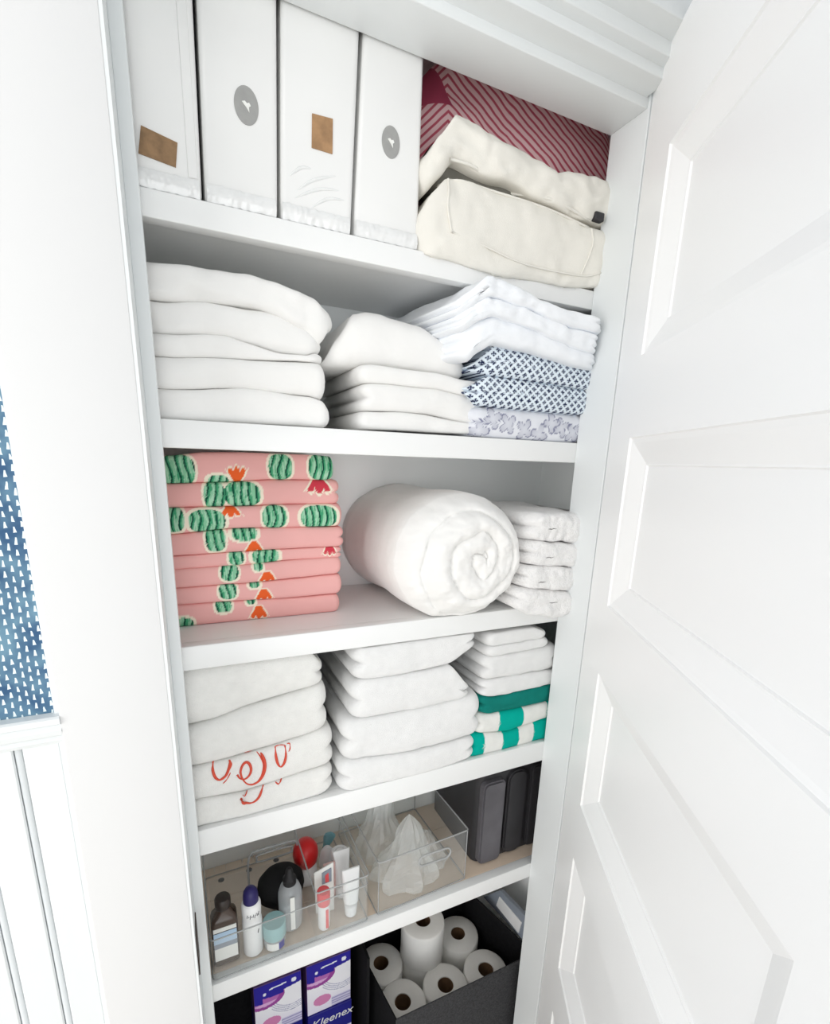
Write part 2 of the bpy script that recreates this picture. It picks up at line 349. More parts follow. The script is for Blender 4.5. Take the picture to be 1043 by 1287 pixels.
# ================================================================== shelves
AB, AT = 1.7856, 1.814; BB, BT = 1.5368, 1.5711; CB, CT = 1.2370, 1.2721; DB, DT = .9281, .9735; EB, ET = .6299, .6664
def shelf(z0, z1, label, wood=False):
    t = thing('shelf', label, 'shelf', (W / 2, 0, z0))
    if not wood:
        box('board', XL + .001, XR - .001, .02, BACK - .001, z1 - .016, z1, M['shelf'], t); 
    box('front_edge', XL + .001, XR - .001, 0, .0202, z0, z1, M['shelf'], t, .0012, 2); return t
shelf(AB, AT, 'topmost white shelf holding the tall bedding packages')
shelf(BB, BT, 'white shelf holding the plump white duvets and pillow')
shelf(CB, CT, 'white shelf holding the pink cactus towels and rolled comforter')
shelf(DB, DT, 'white shelf holding the bath towels with red embroidery')
se = shelf(EB, ET, 'lowest shelf with raw wood boards holding the clear bins', True)
def drilled(name, y0, y1, holes, m, parent):
    bm = bmesh.new(); r = .0062; x0, x1 = XL + .001, XR - .001; z1 = ET; z0 = ET - .016
    xs = [x0]
    for hx, hy in holes: xs += [hx - .012, hx + .012]
    xs.append(x1); cell = []
    V = lambda x, y, z: bm.verts.new((x, y, z))
    for i in range(len(xs) - 1):
        a, b = xs[i], xs[i + 1]
        if i % 2 == 0: bm.faces.new([V(a, y0, z1), V(b, y0, z1), V(b, y1, z1), V(a, y1, z1)])
        else:
            hx, hy = holes[i // 2]; n = 24; outer, inner, low = [], [], []
            for k in range(n):
                an = 2 * PI * k / n; c, s_ = math.cos(an), math.sin(an)
                tx = min(abs(.012 / c) if abs(c) > 1e-6 else 9, ((y1 - hy) if s_ > 0 else (hy - y0)) / abs(s_) if abs(s_) > 1e-6 else 9)
                outer.append(V(hx + c * tx, hy + s_ * tx, z1)); inner.append(V(hx + c * r, hy + s_ * r, z1)); low.append(V(hx + c * r, hy + s_ * r, z0))
            for k in range(n):
                k2 = (k + 1) % n; bm.faces.new([outer[k], outer[k2], inner[k2], inner[k]]); f = bm.faces.new([inner[k], inner[k2], low[k2], low[k]]); f.material_index = 1
            cs = [V(a, y0, z1), V(b, y0, z1), V(b, y1, z1), V(a, y1, z1)]
            for ck in cs:
                o2 = sorted(outer, key=lambda v: (v.co - ck.co).length)[:2]
                if abs(o2[0].co.x - ck.co.x) > 1e-5 or abs(o2[0].co.y - ck.co.y) > 1e-5: bm.faces.new([ck, o2[0], o2[1]])
    bm.faces.new([V(x0, y0, z0), V(x1, y0, z0), V(x1, y1, z0), V(x0, y1, z0)]).material_index = 1
    bm.faces.new([V(x0, y0, z0), V(x1, y0, z0), V(x1, y0, z1), V(x0, y0, z1)])
    bmesh.ops.remove_doubles(bm, verts=bm.verts, dist=1e-6); bmesh.ops.recalc_face_normals(bm, faces=bm.faces)
    return bmobj(name, bm, [m, M['dark_in']], parent)
box('plank', XL + .001, XR - .001, .0204, .098, ET - .016, ET - .0002, M['wood'], se, .0006, 1)
box('plank', XL + .001, XR - .001, .0986, .175, ET - .016, ET - .0002, M['wood'], se, .0006, 1)
drilled('plank', .1758, BACK - .001, [(.029, .220), (.0855, .2245), (.143, .229), (.2005, .231)], M['wood'], se)
# ================================================================== top shelf: bedding packages
def package(px, mark, label, seed):
    """px: front corners bl, br, tr, tl in the photograph; the front stands 4 mm behind the shelf edge"""
    y0 = .004; dep = .235
    (x0, _), (x1, _), (x2, z2), (x3, z3) = [xz(u, v, y0) for u, v in px]
    zb = AT + .0008; zt = 2.215
    ex = lambda xa, za, xb: xa + (xb - xa) * (zt - zb) / max(za - zb, .01)
    X2 = ex(x1, z2, x2); X3 = ex(x0, z3, x3)
    t = thing('bedding_package', label, 'package', ((x0 + x1) / 2, y0 + dep / 2, zb), 'tall white bedding packages on the top shelf')
    bm = bmesh.new(); n = 16; m_ = 12; vs = {}
    body = hexa('box', [(x0, y0, zb), (x1, y0, zb), (x1, y0 + dep, zb), (x0, y0 + dep, zb), (X3, y0, zt), (X2, y0, zt), (X2, y0 + dep, zt), (X3, y0 + dep, zt)], M['pack'], t, .006, 3)
    bm.free()
    # crumpled clear-plastic hem along the foot
    pts = []; N = 40; vs, fs = [], []
    for i in range(N + 1):
        x = x0 + .002 + (x1 - x0 - .004) * i / N
        for j in range(7):
            q = j / 6; vs.append((x + .0008 * nz(i * .9, j, seed), y0 - .0006 - .0040 * math.sin(PI * q) * (.6 + .8 * abs(nz(i * .33, j * .5, seed + 2))), zb + .0005 + .0185 * q + .0012 * nz(i * .4, 3, seed)))
    for i in range(N):
        for j in range(6): fs.append((i * 7 + j, (i + 1) * 7 + j, (i + 1) * 7 + j + 1, i * 7 + j + 1))
    mesh('plastic_hem', vs, fs, M['sleeve'], t, True)
    if seed == 1.:
        box('side_fold', x1 - .0135, x1 - .003, y0 - .0010, y0 + .001, zb + .02, zt - .02, M['pack'], t, .0008, 1)
    if seed == 3.:
        for (u0, v0), (u1, v1), (u2, v2) in (((362, 222), (378, 211), (392, 212)), ((372, 240), (395, 226), (424, 221)), ((368, 250), (400, 238), (428, 240)), ((390, 262), (412, 250), (434, 252))):
            tube('plastic_crease', smoothpts([(*[xz(a, b, y0)[0]], y0 + .0006, xz(a, b, y0)[1]) for a, b in ((u0, v0), (u1, v1), (u2, v2))], 6), [.0004 + .0018 * math.sin(PI * k / 12) for k in range(13)], M['sleeve'], t, 8)
    if mark[0] == 'round':
        c = xz(*mark[1], y0); rx, rz = mark[2]
        N = 40; vs = [(c[0] + rx * math.cos(2 * PI * k / N), yy, c[1] + rz * math.sin(2 * PI * k / N)) for yy in (y0 - .0008, y0) for k in range(N)]
        fs = [tuple(range(N))] + [(k, (k + 1) % N, N + (k + 1) % N, N + k) for k in range(N)]
        st = mesh('sticker', vs, fs, M['sticker'], t); tag(st, 'round grey sticker with a small white bird mark')
        b = [(-.36, .14), (-.12, .20), (.05, .10), (.22, .16), (.36, .02), (.20, -.08), (.22, -.34), (.02, -.14)]
        v2 = [(c[0] + p * rx, y0 - .0016, c[1] + q * rz) for p, q in b]
        v2 += [(a[0], y0 - .0007, a[2]) for a in v2]; nb = len(b)
        tag(mesh('bird_mark', v2, [tuple(range(nb))] + [(k, (k + 1) % nb, nb + (k + 1) % nb, nb + k) for k in range(nb)], M['white_label'], st), 'white bird-shaped mark')
    else:
        q = [xz(u, v, y0) for u, v in mark[1]]
        hexa('label_patch', [(q[0][0], y0 - .0012, q[0][1]), (q[1][0], y0 - .0012, q[1][1]), (q[1][0], y0, q[1][1]), (q[0][0], y0, q[0][1]), (q[3][0], y0 - .0012, q[3][1]), (q[2][0], y0 - .0012, q[2][1]), (q[2][0], y0, q[2][1]), (q[3][0], y0, q[3][1])], mark[2], t)
        tag(t.children[-1] if t.children else body, None)
    return t
package([(160, 233), (254, 250), (242, 0), (146, 0)], ('tag', [(174, 193), (221, 211), (223, 180), (177, 158)], M['tag2']), 'white bedding package with a wide brown label near its foot, leftmost', 1.)
package([(258, 251), (349, 270), (348, 0), (247, 0)], ('round', (309.5, 133), (.0135, .0188)), 'white bedding package with a round grey sticker, second from the left', 2.)
package([(353, 271), (441, 291), (452, 44), (353, 8)], ('tag', [(391.5, 186), (417.5, 194), (418, 150), (392, 143)], M['tag']), 'white bedding package with an upright tan label at mid height', 3.)
package([(445, 292), (525, 308), (533, 76), (457, 46)], ('round', (491, 179), (.0125, .0178)), 'white bedding package with a round grey sticker beside the canvas bag', 4.)
# ------------------------------------------------------------------ cream canvas bag and striped cushion
t = thing('canvas_bag', 'cream canvas storage bag with its flap partly open on top shelf', 'bag', (.5, .09, AT))
yb = -.012
body_o = cloth('bag_body', t, M['canvas'], [(527, 258), (541, 235), (559, 219), (577, 222), (620, 233), (690, 257), (745, 283), (762, 288)], [(527, 312), (545, 319), (588, 334), (665, 351), (727, 360), (760, 362)], yb, .088, rr=.16, xr=.70, e=.01, rc=.028, wr=.005, wf=16, seed=3.1, ns=70, na=22, zmin=AT + .0006, ybk=0.0)
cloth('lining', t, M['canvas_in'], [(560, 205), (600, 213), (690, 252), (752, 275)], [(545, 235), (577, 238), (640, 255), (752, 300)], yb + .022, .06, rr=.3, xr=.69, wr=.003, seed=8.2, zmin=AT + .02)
flap_o = cloth('bag_flap', t, M['canvas'], [(537, 178), (550, 160), (572, 136), (592, 146), (613, 160), (660, 184), (696, 208), (704, 216), (720, 213), (758, 216)], [(533, 232), (550, 216), (567, 197), (600, 209), (640, 226), (690, 248), (743, 275), (762, 282)], yb - .003, .080, rr=.30, xr=.695, e=.012, rc=.03, wr=.007, wf=19, seed=5.7, ns=90, na=26)
pipes = [[(566, 222), (564, 240), (563, 262), (567, 292)], [(746, 286), (745, 305), (739, 325), (731, 345)], [(567, 292), (610, 310), (660, 332), (731, 346), (755, 343)]]
trb = bvh(body_o); trf = bvh(flap_o)
for p in pipes: tube('piping', smoothpts([onto(trb, *xz(u, v, yb), .0006) for u, v in p], 5), .0016, M['canvas'], t)
tube('zip_edge', smoothpts([onto(trf, *xz(u, v, yb), .0) for u, v in [(566, 199), (600, 210), (640, 227), (690, 249), (743, 275)]], 5), .0022, M['canvas'], t)
tube('zip_edge', smoothpts([onto(trb, *xz(u, v, yb), .0) for u, v in [(561, 221), (577, 224), (620, 235), (690, 259), (743, 284)]], 5), .0018, M['canvas'], t)
bq = at(749, 272, y=yb); box('buckle', bq.x - .004, bq.x + .014, yb - .004, yb + .006, bq.z - .006, bq.z + .006, M['case_d'], t, .002, 2)
def striped():
    m = bpy.data.materials.new('striped_cotton'); m.use_nodes = True; nt = m.node_tree; b = nt.nodes['Principled BSDF']; b.inputs['Roughness'].default_value = .85
    def mth(op, *a):
        n = nt.nodes.new('ShaderNodeMath'); n.operation = op
        for k, q in enumerate(a):
            if isinstance(q, (int, float)): n.inputs[k].default_value = q
            else: nt.links.new(q, n.inputs[k])
        return n.outputs[0]
    tc = nt.nodes.new('ShaderNodeTexCoord'); sp_ = nt.nodes.new('ShaderNodeSeparateXYZ'); nt.links.new(tc.outputs['Object'], sp_.inputs[0]); X, Z = sp_.outputs[0], sp_.outputs[2]
    nn = nt.nodes.new('ShaderNodeTexNoise'); nn.inputs['Scale'].default_value = 14; nt.links.new(tc.outputs['Object'], nn.inputs['Vector'])
    dx = mth('SUBTRACT', X, .418)
    q = mth('ADD', mth('MULTIPLY', Z, .87), mth('ADD', mth('MULTIPLY', mth('MAXIMUM', dx, 0.), .5), mth('MULTIPLY', mth('MAXIMUM', mth('MULTIPLY', dx, -1.), 0.), .81)))
    q = mth('ADD', mth('MULTIPLY', q, 1 / .0104), mth('MULTIPLY', nn.outputs['Fac'], .8)); f = mth('FRACT', q)
    r = nt.nodes.new('ShaderNodeValToRGB'); e = r.color_ramp.elements; e[0].position = 0; e[0].color = (*srgb(255, 216, 218), 1); e[1].position = .52; e[1].color = (*srgb(255, 216, 218), 1)
    for p_, c in ((.64, (204, 92, 112)), (.90, (204, 92, 112)), (1., (255, 216, 218))): el = r.color_ramp.elements.new(p_); el.color = (*srgb(*c), 1)
    nt.links.new(f, r.inputs[0])
    k = mth('MULTIPLY', mth('LESS_THAN', mth('ADD', X, mth('MULTIPLY', Z, .5)), 1.4475), mth('GREATER_THAN', Z, 2.045))
    mx = nt.nodes.new('ShaderNodeMix'); mx.data_type = 'RGBA'; nt.links.new(k, mx.inputs[0]); nt.links.new(r.outputs[0], mx.inputs[6]); mx.inputs[7].default_value = (*srgb(188, 74, 104), 1)
    nt.links.new(mx.outputs[2], b.inputs['Base Color']); return m
cu = cloth('striped_cushion', None, striped(), [(.37, 2.085), (.415, 2.12), (.50, 2.135), (.66, 2.135), (.775, 2.12)], [(.37, AT + .001), (.775, AT + .001)], .082, .165, rr=.11, e=.012, rc=.05, wr=.004, seed=4.4, ns=70, na=40, world=True)
tag(cu, 'pink and red diagonal striped cushion behind the canvas bag', 'cushion')
# ================================================================== duvet shelf
def P(s):  # "u,v u,v" -> list
    return [tuple(float(q) for q in a.split(',')) for a in s.split()]
G = 'white duvets stacked at the left of the duvet shelf'
y1 = .012
s1 = P('180,373 190,374 259,377 333,389 348,393 393,413 408,424'); s2 = P('180,416 192,416.7 285,421 314,430 357,444 391,448 405,444'); s3 = P('180,445 195,446 259,448 333,452 384,455 409,456')
s4 = P('180,487 198,487 312,488 396,498 412,503'); s5 = P('180,528 300,531 416,538')
t = thing('folded_duvet', 'thickest folded white duvet in three puffy layers, top of its stack', 'duvet', (.12, .13, 1.61), G)
cloth('fold', t, M['duvet'], P('180,325 252,333 314,342 348,352 384,364 403,370 417,383 424,398'), P('180,373 190,374 259,377 333,389 348,393 393,413 412,436 421,418'), y1, .22, rr=.42, xl=-.045, e=.016, rc=.03, wr=.0055, wf=13, seed=1.3, ns=64, na=20, zmax=AB - .018)
cloth('fold', t, M['duvet'], s1, s2, y1 + .004, .22, rr=.42, xl=-.045, e=.012, rc=.025, wr=.004, wf=15, seed=2.6, ns=60, na=18)
cloth('fold', t, M['duvet'], s2, s3, y1 + .002, .22, rr=.42, xl=-.045, e=.008, rc=.02, wr=.003, wf=15, seed=3.9, ns=60, na=14)
tag(cloth('folded_duvet', None, M['duvet'], s3, s4, y1, .22, rr=.36, xl=-.045, e=.008, wr=.0025, seed=4.2), 'flat folded white duvet, second from the bottom of its stack', 'duvet', G)
tag(cloth('folded_duvet', None, M['duvet'], s4 + P('417,511'), s5, y1, .22, rr=.36, xl=-.045, e=.01, wr=.0025, seed=5.2, zmin=BT + .0005, ybk=-1), 'flat folded white duvet lying directly on the shelf', 'duvet', G)
G = 'white bedding in the middle stack of the duvet shelf'
p2 = P('409,456 463,457 518,464 548,468 586,477'); p3 = P('421,477 425,478 488,482 548,488 588,497'); p4 = P('417,508 448,515 505,517 535,520 580,530 592,532')
tag(cloth('pillow', None, M['duvet'], P('411,448 421,420 442,388 462,385 480,388 495,394 535,405 560,422 590,448 598,460'), P('409,456 463,458 518,465 548,469 586,477 597,470'), .02, .20, rr=.62, e=.014, rc=.05, wr=.003, wf=10, seed=6.1, ns=60, na=24), 'white pillow with a sloping top, resting on the middle stack', 'pillow', G)
tag(cloth('folded_sheet', None, M['duvet'], p2, p3, y1, .22, rr=.4, xl=.257, xr=.468, layers=1, e=.008, wr=.002, seed=7.1), 'folded white sheet right under the white pillow', 'bedding', G)
tag(cloth('folded_sheet', None, M['duvet'], p3, p4, y1, .22, rr=.42, xl=.262, xr=.474, layers=2, e=.009, wr=.0025, seed=7.9), 'folded white sheet in the middle of the pillow stack', 'bedding', G)
tag(cloth('folded_sheet', None, M['duvet'], p4, P('412,537 500,541 596,546'), y1, .22, rr=.42, xl=.258, xr=.474, layers=1, e=.009, wr=.0025, seed=8.8, zmin=BT + .0005, ybk=-1), 'folded white sheet at the bottom of the pillow stack', 'bedding', G)
# right stack: floral, two navy prints, white sheets
G = 'folded sheets stacked at the right of the duvet shelf'; y2 = -.012
def floral(x, z, v):
    b = Vector(srgb(224, 226, 232)); k = .25 * max(0, nz(x * 60, z * 60, 3.))
    for i in range(9):
        cx = .458 + .028 * i + .006 * math.sin(i * 5.1); cz = BT + .010 + .020 * ((i * 7) % 4) / 3.; a0 = i * 1.9
        dx, dz = x - cx, z - cz; r = math.hypot(dx, dz); a = math.atan2(dz, dx) - a0; rr_ = .0175 * (.35 + .65 * abs(math.cos(a * 2.0)))
        if r < rr_: k = max(k, .20 + .35 * (r / .0175))
        if abs(r - rr_) < .0010: k = 1.3
    return tuple(b.lerp(Vector(srgb(156, 158, 176)), min(k, 1.4)))
def navy(x, z, v):
    a = x / .0150 + z / .0125; b = x / .0150 - z / .0125; fa = a - math.floor(a) - .5; fb = b - math.floor(b) - .5
    if max(abs(fa), abs(fb)) < .31:
        return srgb(196, 208, 224) if (min(abs(fa), abs(fb)) < .055 and max(abs(fa), abs(fb)) > .12) else srgb(30, 40, 74)
    return srgb(222, 232, 240)
f1 = P('594,509 639,513 732,521 760,523'); f2 = P('586,488 612,470 660,477 729,488 760,492'); f3 = P('597,457 620,431 660,440 734,461 760,467')
tag(cloth('folded_sheet', None, M['print'], f1, P('588,548 660,552 760,558'), y2 + .012, .23, rr=.35, xr=.70, layers=2, e=.012, rc=.03, wr=.0018, seed=9.4, ns=170, na=34, paint=floral, zmin=BT + .0005, ybk=-1), 'grey and white floral folded sheet at the foot of the right stack', 'bedding', G)
tag(cloth('folded_sheet', None, M['print'], P('588,484 612,470 660,477 729,488 760,492'), P('588,492 600,508 639,513 732,521 760,523'), y2, .23, rr=.45, xr=.70, layers=2, e=.012, rc=.04, wr=.0018, seed=9.9, ns=260, na=60, paint=navy), 'navy and white geometric print sheet on top of the floral one', 'bedding', G)
tag(cloth('folded_sheet', None, M['print'], P('600,455 620,431 660,440 734,461 760,467'), P('600,465 612,470 660,477 729,488 760,492'), y2 - .004, .23, rr=.45, xr=.70, layers=2, e=.012, rc=.04, wr=.0018, seed=10.9, ns=260, na=60, paint=navy), 'navy and white geometric print sheet under the white sheets', 'bedding', G)
y3 = -.046; G2 = 'white sheets heaped on the navy print sheets'
w0 = P('578,372 592,361 610,345 640,352 660,359 684,376 724,390 760,398'); w1 = P('580,392 598,378 613,371 640,378 665,386 700,402 740,415 760,420'); w2 = P('582,412 600,400 620,396 645,401 680,414 734,438 760,446'); w3 = P('592,450 602,440 620,430 660,438 700,449 734,460 760,467')
tag(cloth('folded_sheet', None, M['sheet'], w0, w1, y3, .30, rr=.5, xr=.66, layers=2, e=.012, rc=.03, wr=.005, wf=26, seed=11.2, ns=60, na=20, zmax=AB - .004, ybk=-.008, skew=-.12), 'crumpled white sheet at the very top of the right stack', 'bedding', G2)
tag(cloth('folded_sheet', None, M['sheet'], w1, w2, y3 + .004, .29, rr=.5, xr=.66, layers=3, e=.012, rc=.03, wr=.0045, wf=26, seed=12.2, ns=60, na=20, zmax=AB - .006, ybk=-.008, skew=-.12), 'crumpled white sheet second from the top of the right stack', 'bedding', G2)
tag(cloth('folded_sheet', None, M['sheet'], w2, w3, y3 + .014, .27, rr=.5, xr=.67, layers=3, e=.014, rc=.03, wr=.004, wf=22, seed=13.2, ns=60, na=20, skew=-.12), 'crumpled white sheet lying right on the navy print sheets', 'bedding', G2)
# ================================================================== pink cactus towels
yp = .086; GP = 'pink cactus-print towels'
Q = lambda s: [(190 + a / 4.012, 550 + b / 4.012) for a, b in P(s)]
seam = [Q('65,92 250,75 500,75 800,82 925,95'), Q('60,233 380,225 600,213 925,215'), Q('70,356 400,350 700,340 960,335'), Q('80,491 400,460 700,455 950,450'), Q('90,601 500,575 900,555 975,550'), Q('100,669 450,645 700,620 960,605'), Q('110,763 500,735 700,715 950,690'), Q('120,849 450,825 700,810 955,790'), Q('130,962 500,925 850,890 955,878')]
rx_end = [928, 955, 965, 975, 965, 960, 965, 955]
pxm = (xz(400, 700, yp)[0] - xz(300, 700, yp)[0]) / 100 / 4.012     # metres per crop pixel
prints = [  # ('c' cactus: u, v, rx, ry) / ('o','r' flower: u, v, width, height, up)
    [('c', 135, 165, 72, 72), ('o', 432, 185, 92, 74, 1), ('c', 652, 148, 58, 62), ('c', 862, 150, 70, 66), ('c', 340, 222, 46, 30)],
    [('c', 320, 292, 48, 66), ('c', 462, 287, 84, 62), ('r', 848, 245, 135, 80, -1)],
    [('c', 112, 412, 46, 60), ('c', 282, 422, 82, 56), ('o', 400, 372, 100, 56, -1), ('c', 622, 400, 60, 58), ('c', 846, 400, 95, 60)],
    [('c', 325, 515, 45, 60), ('c', 470, 482, 60, 38), ('o', 520, 558, 92, 66, 2)],
    [('c', 430, 608, 36, 38), ('c', 578, 600, 66, 40), ('r', 902, 568, 76, 60, -1)],
    [('c', 395, 680, 42, 42), ('c', 540, 652, 22, 20), ('o', 585, 703, 86, 62, 2)],
    [('c', 387, 775, 42, 42), ('c', 522, 742, 24, 18), ('o', 570, 795, 90, 66, 2)],
    [('c', 366, 852, 38, 34), ('c', 505, 828, 20, 16), ('o', 544, 885, 92, 76, 2), ('c', 165, 945, 44, 34)]]
def cactus_paint(items):
    wd = []
    for it in items:
        c = xz(190 + it[1] / 4.012, 550 + it[2] / 4.012, yp); wd.append((it[0], c[0], c[1], it[3] * pxm, it[4] * pxm, it[5] if len(it) > 5 else 0))
    pink = Vector(srgb(236, 178, 174)); cream = srgb(242, 232, 212)
    def f(x, z, v):
        col = tuple(pink)
        for k, cx, cz, a, b, up in wd:
            dx, dz = x - cx, z - cz
            if k == 'c':
                d = (abs(dx / a) ** 2.6 + abs(dz / b) ** 2.6) ** (1 / 2.6); hal = 1 + .0034 / min(a, b)
                if d < 1:
                    wv = dx / .0112 + .22 * math.sin(dz * 95 + cx * 900) + .22 * nz(x * 40, z * 50, cx * 30) + .15; q = wv - math.floor(wv)
                    n_ = nz(x * 420, z * 55, 5.)
                    if q < .22: return srgb(14, 78, 60)
                    if q < .42 or n_ > .33: return srgb(70, 160, 116)
                    return srgb(168, 214, 184) if n_ < -.1 else srgb(136, 198, 160)
                if d < hal: col = cream
            else:
                u = dx / (a / 2); s = dz / b * (1 if up >= 0 else -1) + .5     # s 0 base .. 1 tip
                if up == 2: s = 1 - s
                if -.2 < s < 1.25 and abs(u) < 1.3:
                    env = .25 + .85 * min(max(s, 0), 1) ** .8; pet = (.60 + .40 * math.sqrt(abs(math.cos(PI * u / .68)))) * (1 - .18 * abs(u))
                    ins = abs(u) < env and 0 < s < pet
                    if ins: return srgb(232, 98, 44) if k == 'o' else srgb(206, 62, 78)
                    if abs(u) < env + .20 and -.06 < s < pet + .16: col = cream
        return col
    return f
ordn = ['topmost', 'second from the top', 'third from the top', 'fourth from the top', 'thinnest of the stack', 'third from the bottom', 'second from the bottom', 'lowest']
mark_ = ['three round green cacti', 'a leafy cactus and red petals', 'four cacti in a row', 'an orange tulip under two cacti', 'a red flower at its right end', 'a small cactus and orange tulip', 'a small cactus and orange tulip', 'an orange tulip, on the shelf']
for i in range(8):
    xe = xz(190 + rx_end[i] / 4.012, 680, yp)[0]
    o = cloth('folded_towel', None, M['print'], seam[i], seam[i + 1], yp + .002 * math.sin(i * 2.1), .155, rr=.36, xl=-.018 + .001 * (i % 3), xr=xe, layers=2 if i in (1, 3, 4) else 1, e=.006, rc=.010, wr=.0012, seed=20. + i, ns=230, na=30, paint=cactus_paint(prints[i]), zmin=(CT + .0006) if i == 7 else None, zmax=BB - .002 if i == 0 else None, ybk=-1)
    tag(o, 'pink cactus towel, %s, with %s' % (ordn[i], mark_[i]), 'towel', GP)
# ------------------------------------------------------------------ rolled comforter
def roll():
    c = at(583, 702, y=-.02); R0 = .108; cx, cz = .437, CT + .1015; y0 = -.040; vs, fs = [], []; NP = 150; NR = 70; ax = Vector((-.10, 1, 0))
    def add(r, ph, y):
        ex = 1.11; px_ = math.cos(ph) * r * ex; pz_ = math.sin(ph) * r
        if pz_ < 0: pz_ *= .985 if r > .08 else 1
        px_ += .10 * y if False else 0
        k = 1 + .02 * nz(math.cos(ph) * 1.7, math.sin(ph) * 1.7, 3.) + .008 * nz(math.cos(ph) * 5, math.sin(ph) * 5, y * 8)
        z = cz + pz_ * k
        vs.append((cx + px_ * k - .04 * (y - y0) , y, max(z, CT + .001) if y > -.001 else max(z, CT - .008)))
    vs.append((cx + .028, y0 + .014, cz + .004))
    for i in range(1, NR + 1):
        rho = i / NR
        for k in range(NP):
            ph = 2 * PI * k / NP
            # spiral centre sits right of the middle
            off = .026 * (1 - rho)
            r = rho * R0
            s = r / .034 - ph / (2 * PI) + .30 * nz(math.cos(ph) * 1.2 + rho, math.sin(ph) * 1.2, 9.); fr = s - math.floor(s)
            groove = max(0, 1 - abs(fr - .5) * 2) ; ridge = math.sqrt(max(0, 1 - (2 * fr - 1) ** 2))
            yy = y0 + .050 * max(0, (rho - .52) / .48) ** 2.2 + .011 * (1 - ridge) * (1 if rho < .86 else max(0, (1 - rho) / .14)) + .010 * max(0, .35 - rho)
            yy += .006 * nz(math.cos(ph) * r * 32, math.sin(ph) * r * 32, 4.) + .002 * nz(math.cos(ph) * r * 110, math.sin(ph) * r * 110, 8.)
            add(r, ph, yy); x_, y_, z_ = vs[-1]; vs[-1] = (x_ + off, y_, z_ + .004 * (1 - rho))
    last = NR
    for q in range(1, 10):
        y = y0 + .05 + (BACK - .006 - y0 - .05) * q / 9
        for k in range(NP): add(R0 * (1 + .02 * math.sin(q * .9)), 2 * PI * k / NP, y)
    for k in range(NP): fs.append((0, 1 + (k + 1) % NP, 1 + k))
    for i in range(NR + 8):
        for k in range(NP):
            k2 = (k + 1) % NP; a = 1 + i * NP; b = a + NP; fs.append((a + k, a + k2, b + k2, b + k))
    e_ = 1 + (NR + 8) * NP; fs.append(tuple(e_ + k for k in range(NP)))
    return mesh('rolled_comforter', vs, fs, M['duvet'], None, True)
tag(roll(), 'white comforter rolled into a fat spiral on the middle shelf', 'comforter')
# ------------------------------------------------------------------ fluffy towels
R6 = lambda s: [(420 + a / 3.26, 590 + b / 3.26) for a, b in P(s)]
fl = [R6('690,178 720,165 800,185 950,178 1010,182'), R6('720,292 930,302 1010,304'), R6('715,397 930,402 1010,404'), R6('690,484 925,502 1010,505'), R6('690,548 760,585 800,606 910,615 1010,612')]
lab = ['topmost fluffy white towel beside the rolled comforter', 'second fluffy white towel from the top beside the rolled comforter', 'third fluffy white towel from the top beside the rolled comforter', 'lowest fluffy white towel, hanging a little over the shelf edge']
for i in range(4):
    t = cloth('fluffy_towel', None, M['fluff'], fl[i], fl[i + 1], -.032, .26, rr=.5, xl=[.548, .550, .543, .532][i], xr=.70, layers=2, e=.01, rc=.03, wr=.005, wf=34, seed=30. + i * 3, ns=70, na=20, zmin=CT + .0006 if i == 3 else None, ybk=-.002)
    tag(t, lab[i], 'towel', 'fluffy white towels')
    tr = bvh(t); u, v = [(890, 243), (880, 360), (850, 462), (898, 545)][i]; x, z = xz(420 + u / 3.26, 590 + v / 3.26, -.03)
    pts = [onto(tr, x + .012 * (k / 6 - .5) * 1.6, z + .0025 * nz(k * .8, i, 2.), -.0002) for k in range(7)]
    tube('fold_line', pts, [.0003, .0007, .0010, .0008, .0009, .0006, .0003], M['grey_mark'], t)
# ================================================================== bath towels
R7 = lambda s: [(220 + a / 4.346, 790 + b / 4.346) for a, b in P(s)]
R8 = lambda s: [(400 + a / 3.26, 770 + b / 3.26) for a, b in P(s)]
yd = .006; GL = 'white bath towels in the left stack'
dl = [R7('-20,225 45,222 300,180 600,150 770,138 810,180'), R7('-20,570 75,552 180,525 400,440 600,380 770,325 810,312'), R7('-20,795 95,772 300,730 500,670 700,610 830,560'), R7('-20,980 110,955 350,915 550,850 700,800 862,755'), R7('-20,1125 120,1100 400,1050 600,985 800,920 866,885')]
ll = ['thick plain white bath towel, topmost of the left stack', 'thick plain white bath towel second from the top, left stack', 'white bath towel with three looping red embroidered letters', 'white bath towel with a small red embroidered curl, lowest of the left stack']
xe = [820, 842, 872, 868]; lt = []
for i in range(4):
    o = cloth('bath_towel', None, M['terry_warm'], dl[i], dl[i + 1], yd, .225, rr=.34, xl=-.035, xr=xz(220 + xe[i] / 4.346, 900, yd)[0], layers=2, e=.008, rc=.018, wr=.002, wf=12, seed=40. + i, ns=60, na=20, zmin=DT + .0006 if i == 3 else None, zmax=CB - .003 if i == 0 else None, ybk=-1)
    tag(o, ll[i], 'towel', GL); lt.append(o)
def stitch(o, s, r=.0019, closed=False):
    tr = bvh(o); pts = [onto(tr, *xz(220 + a / 4.346, 790 + b / 4.346, yd), .0003) for a, b in P(s)]
    q = smoothpts(pts, 5); n = len(q); tube('embroidery', q, [r * (.55 + .6 * abs(math.sin(PI * k / n * 2.2))) for k in range(n)], M['embroid'], o)
stitch(lt[2], '212,742 206,775 220,815 245,830 270,815 288,785 300,745 298,735'); stitch(lt[2], '240,832 262,820 282,800 296,770 306,748 300,735'); stitch(lt[2], '262,850 285,825 303,790', .0008)
stitch(lt[2], '385,700 415,690 448,686 478,700 492,740 486,790 462,832 425,856 392,850 368,820 358,785 370,750 392,735 410,748 415,778 402,808 378,824 355,820 340,800'); stitch(lt[2], '450,690 472,712 482,750 474,800 452,836', .0011)
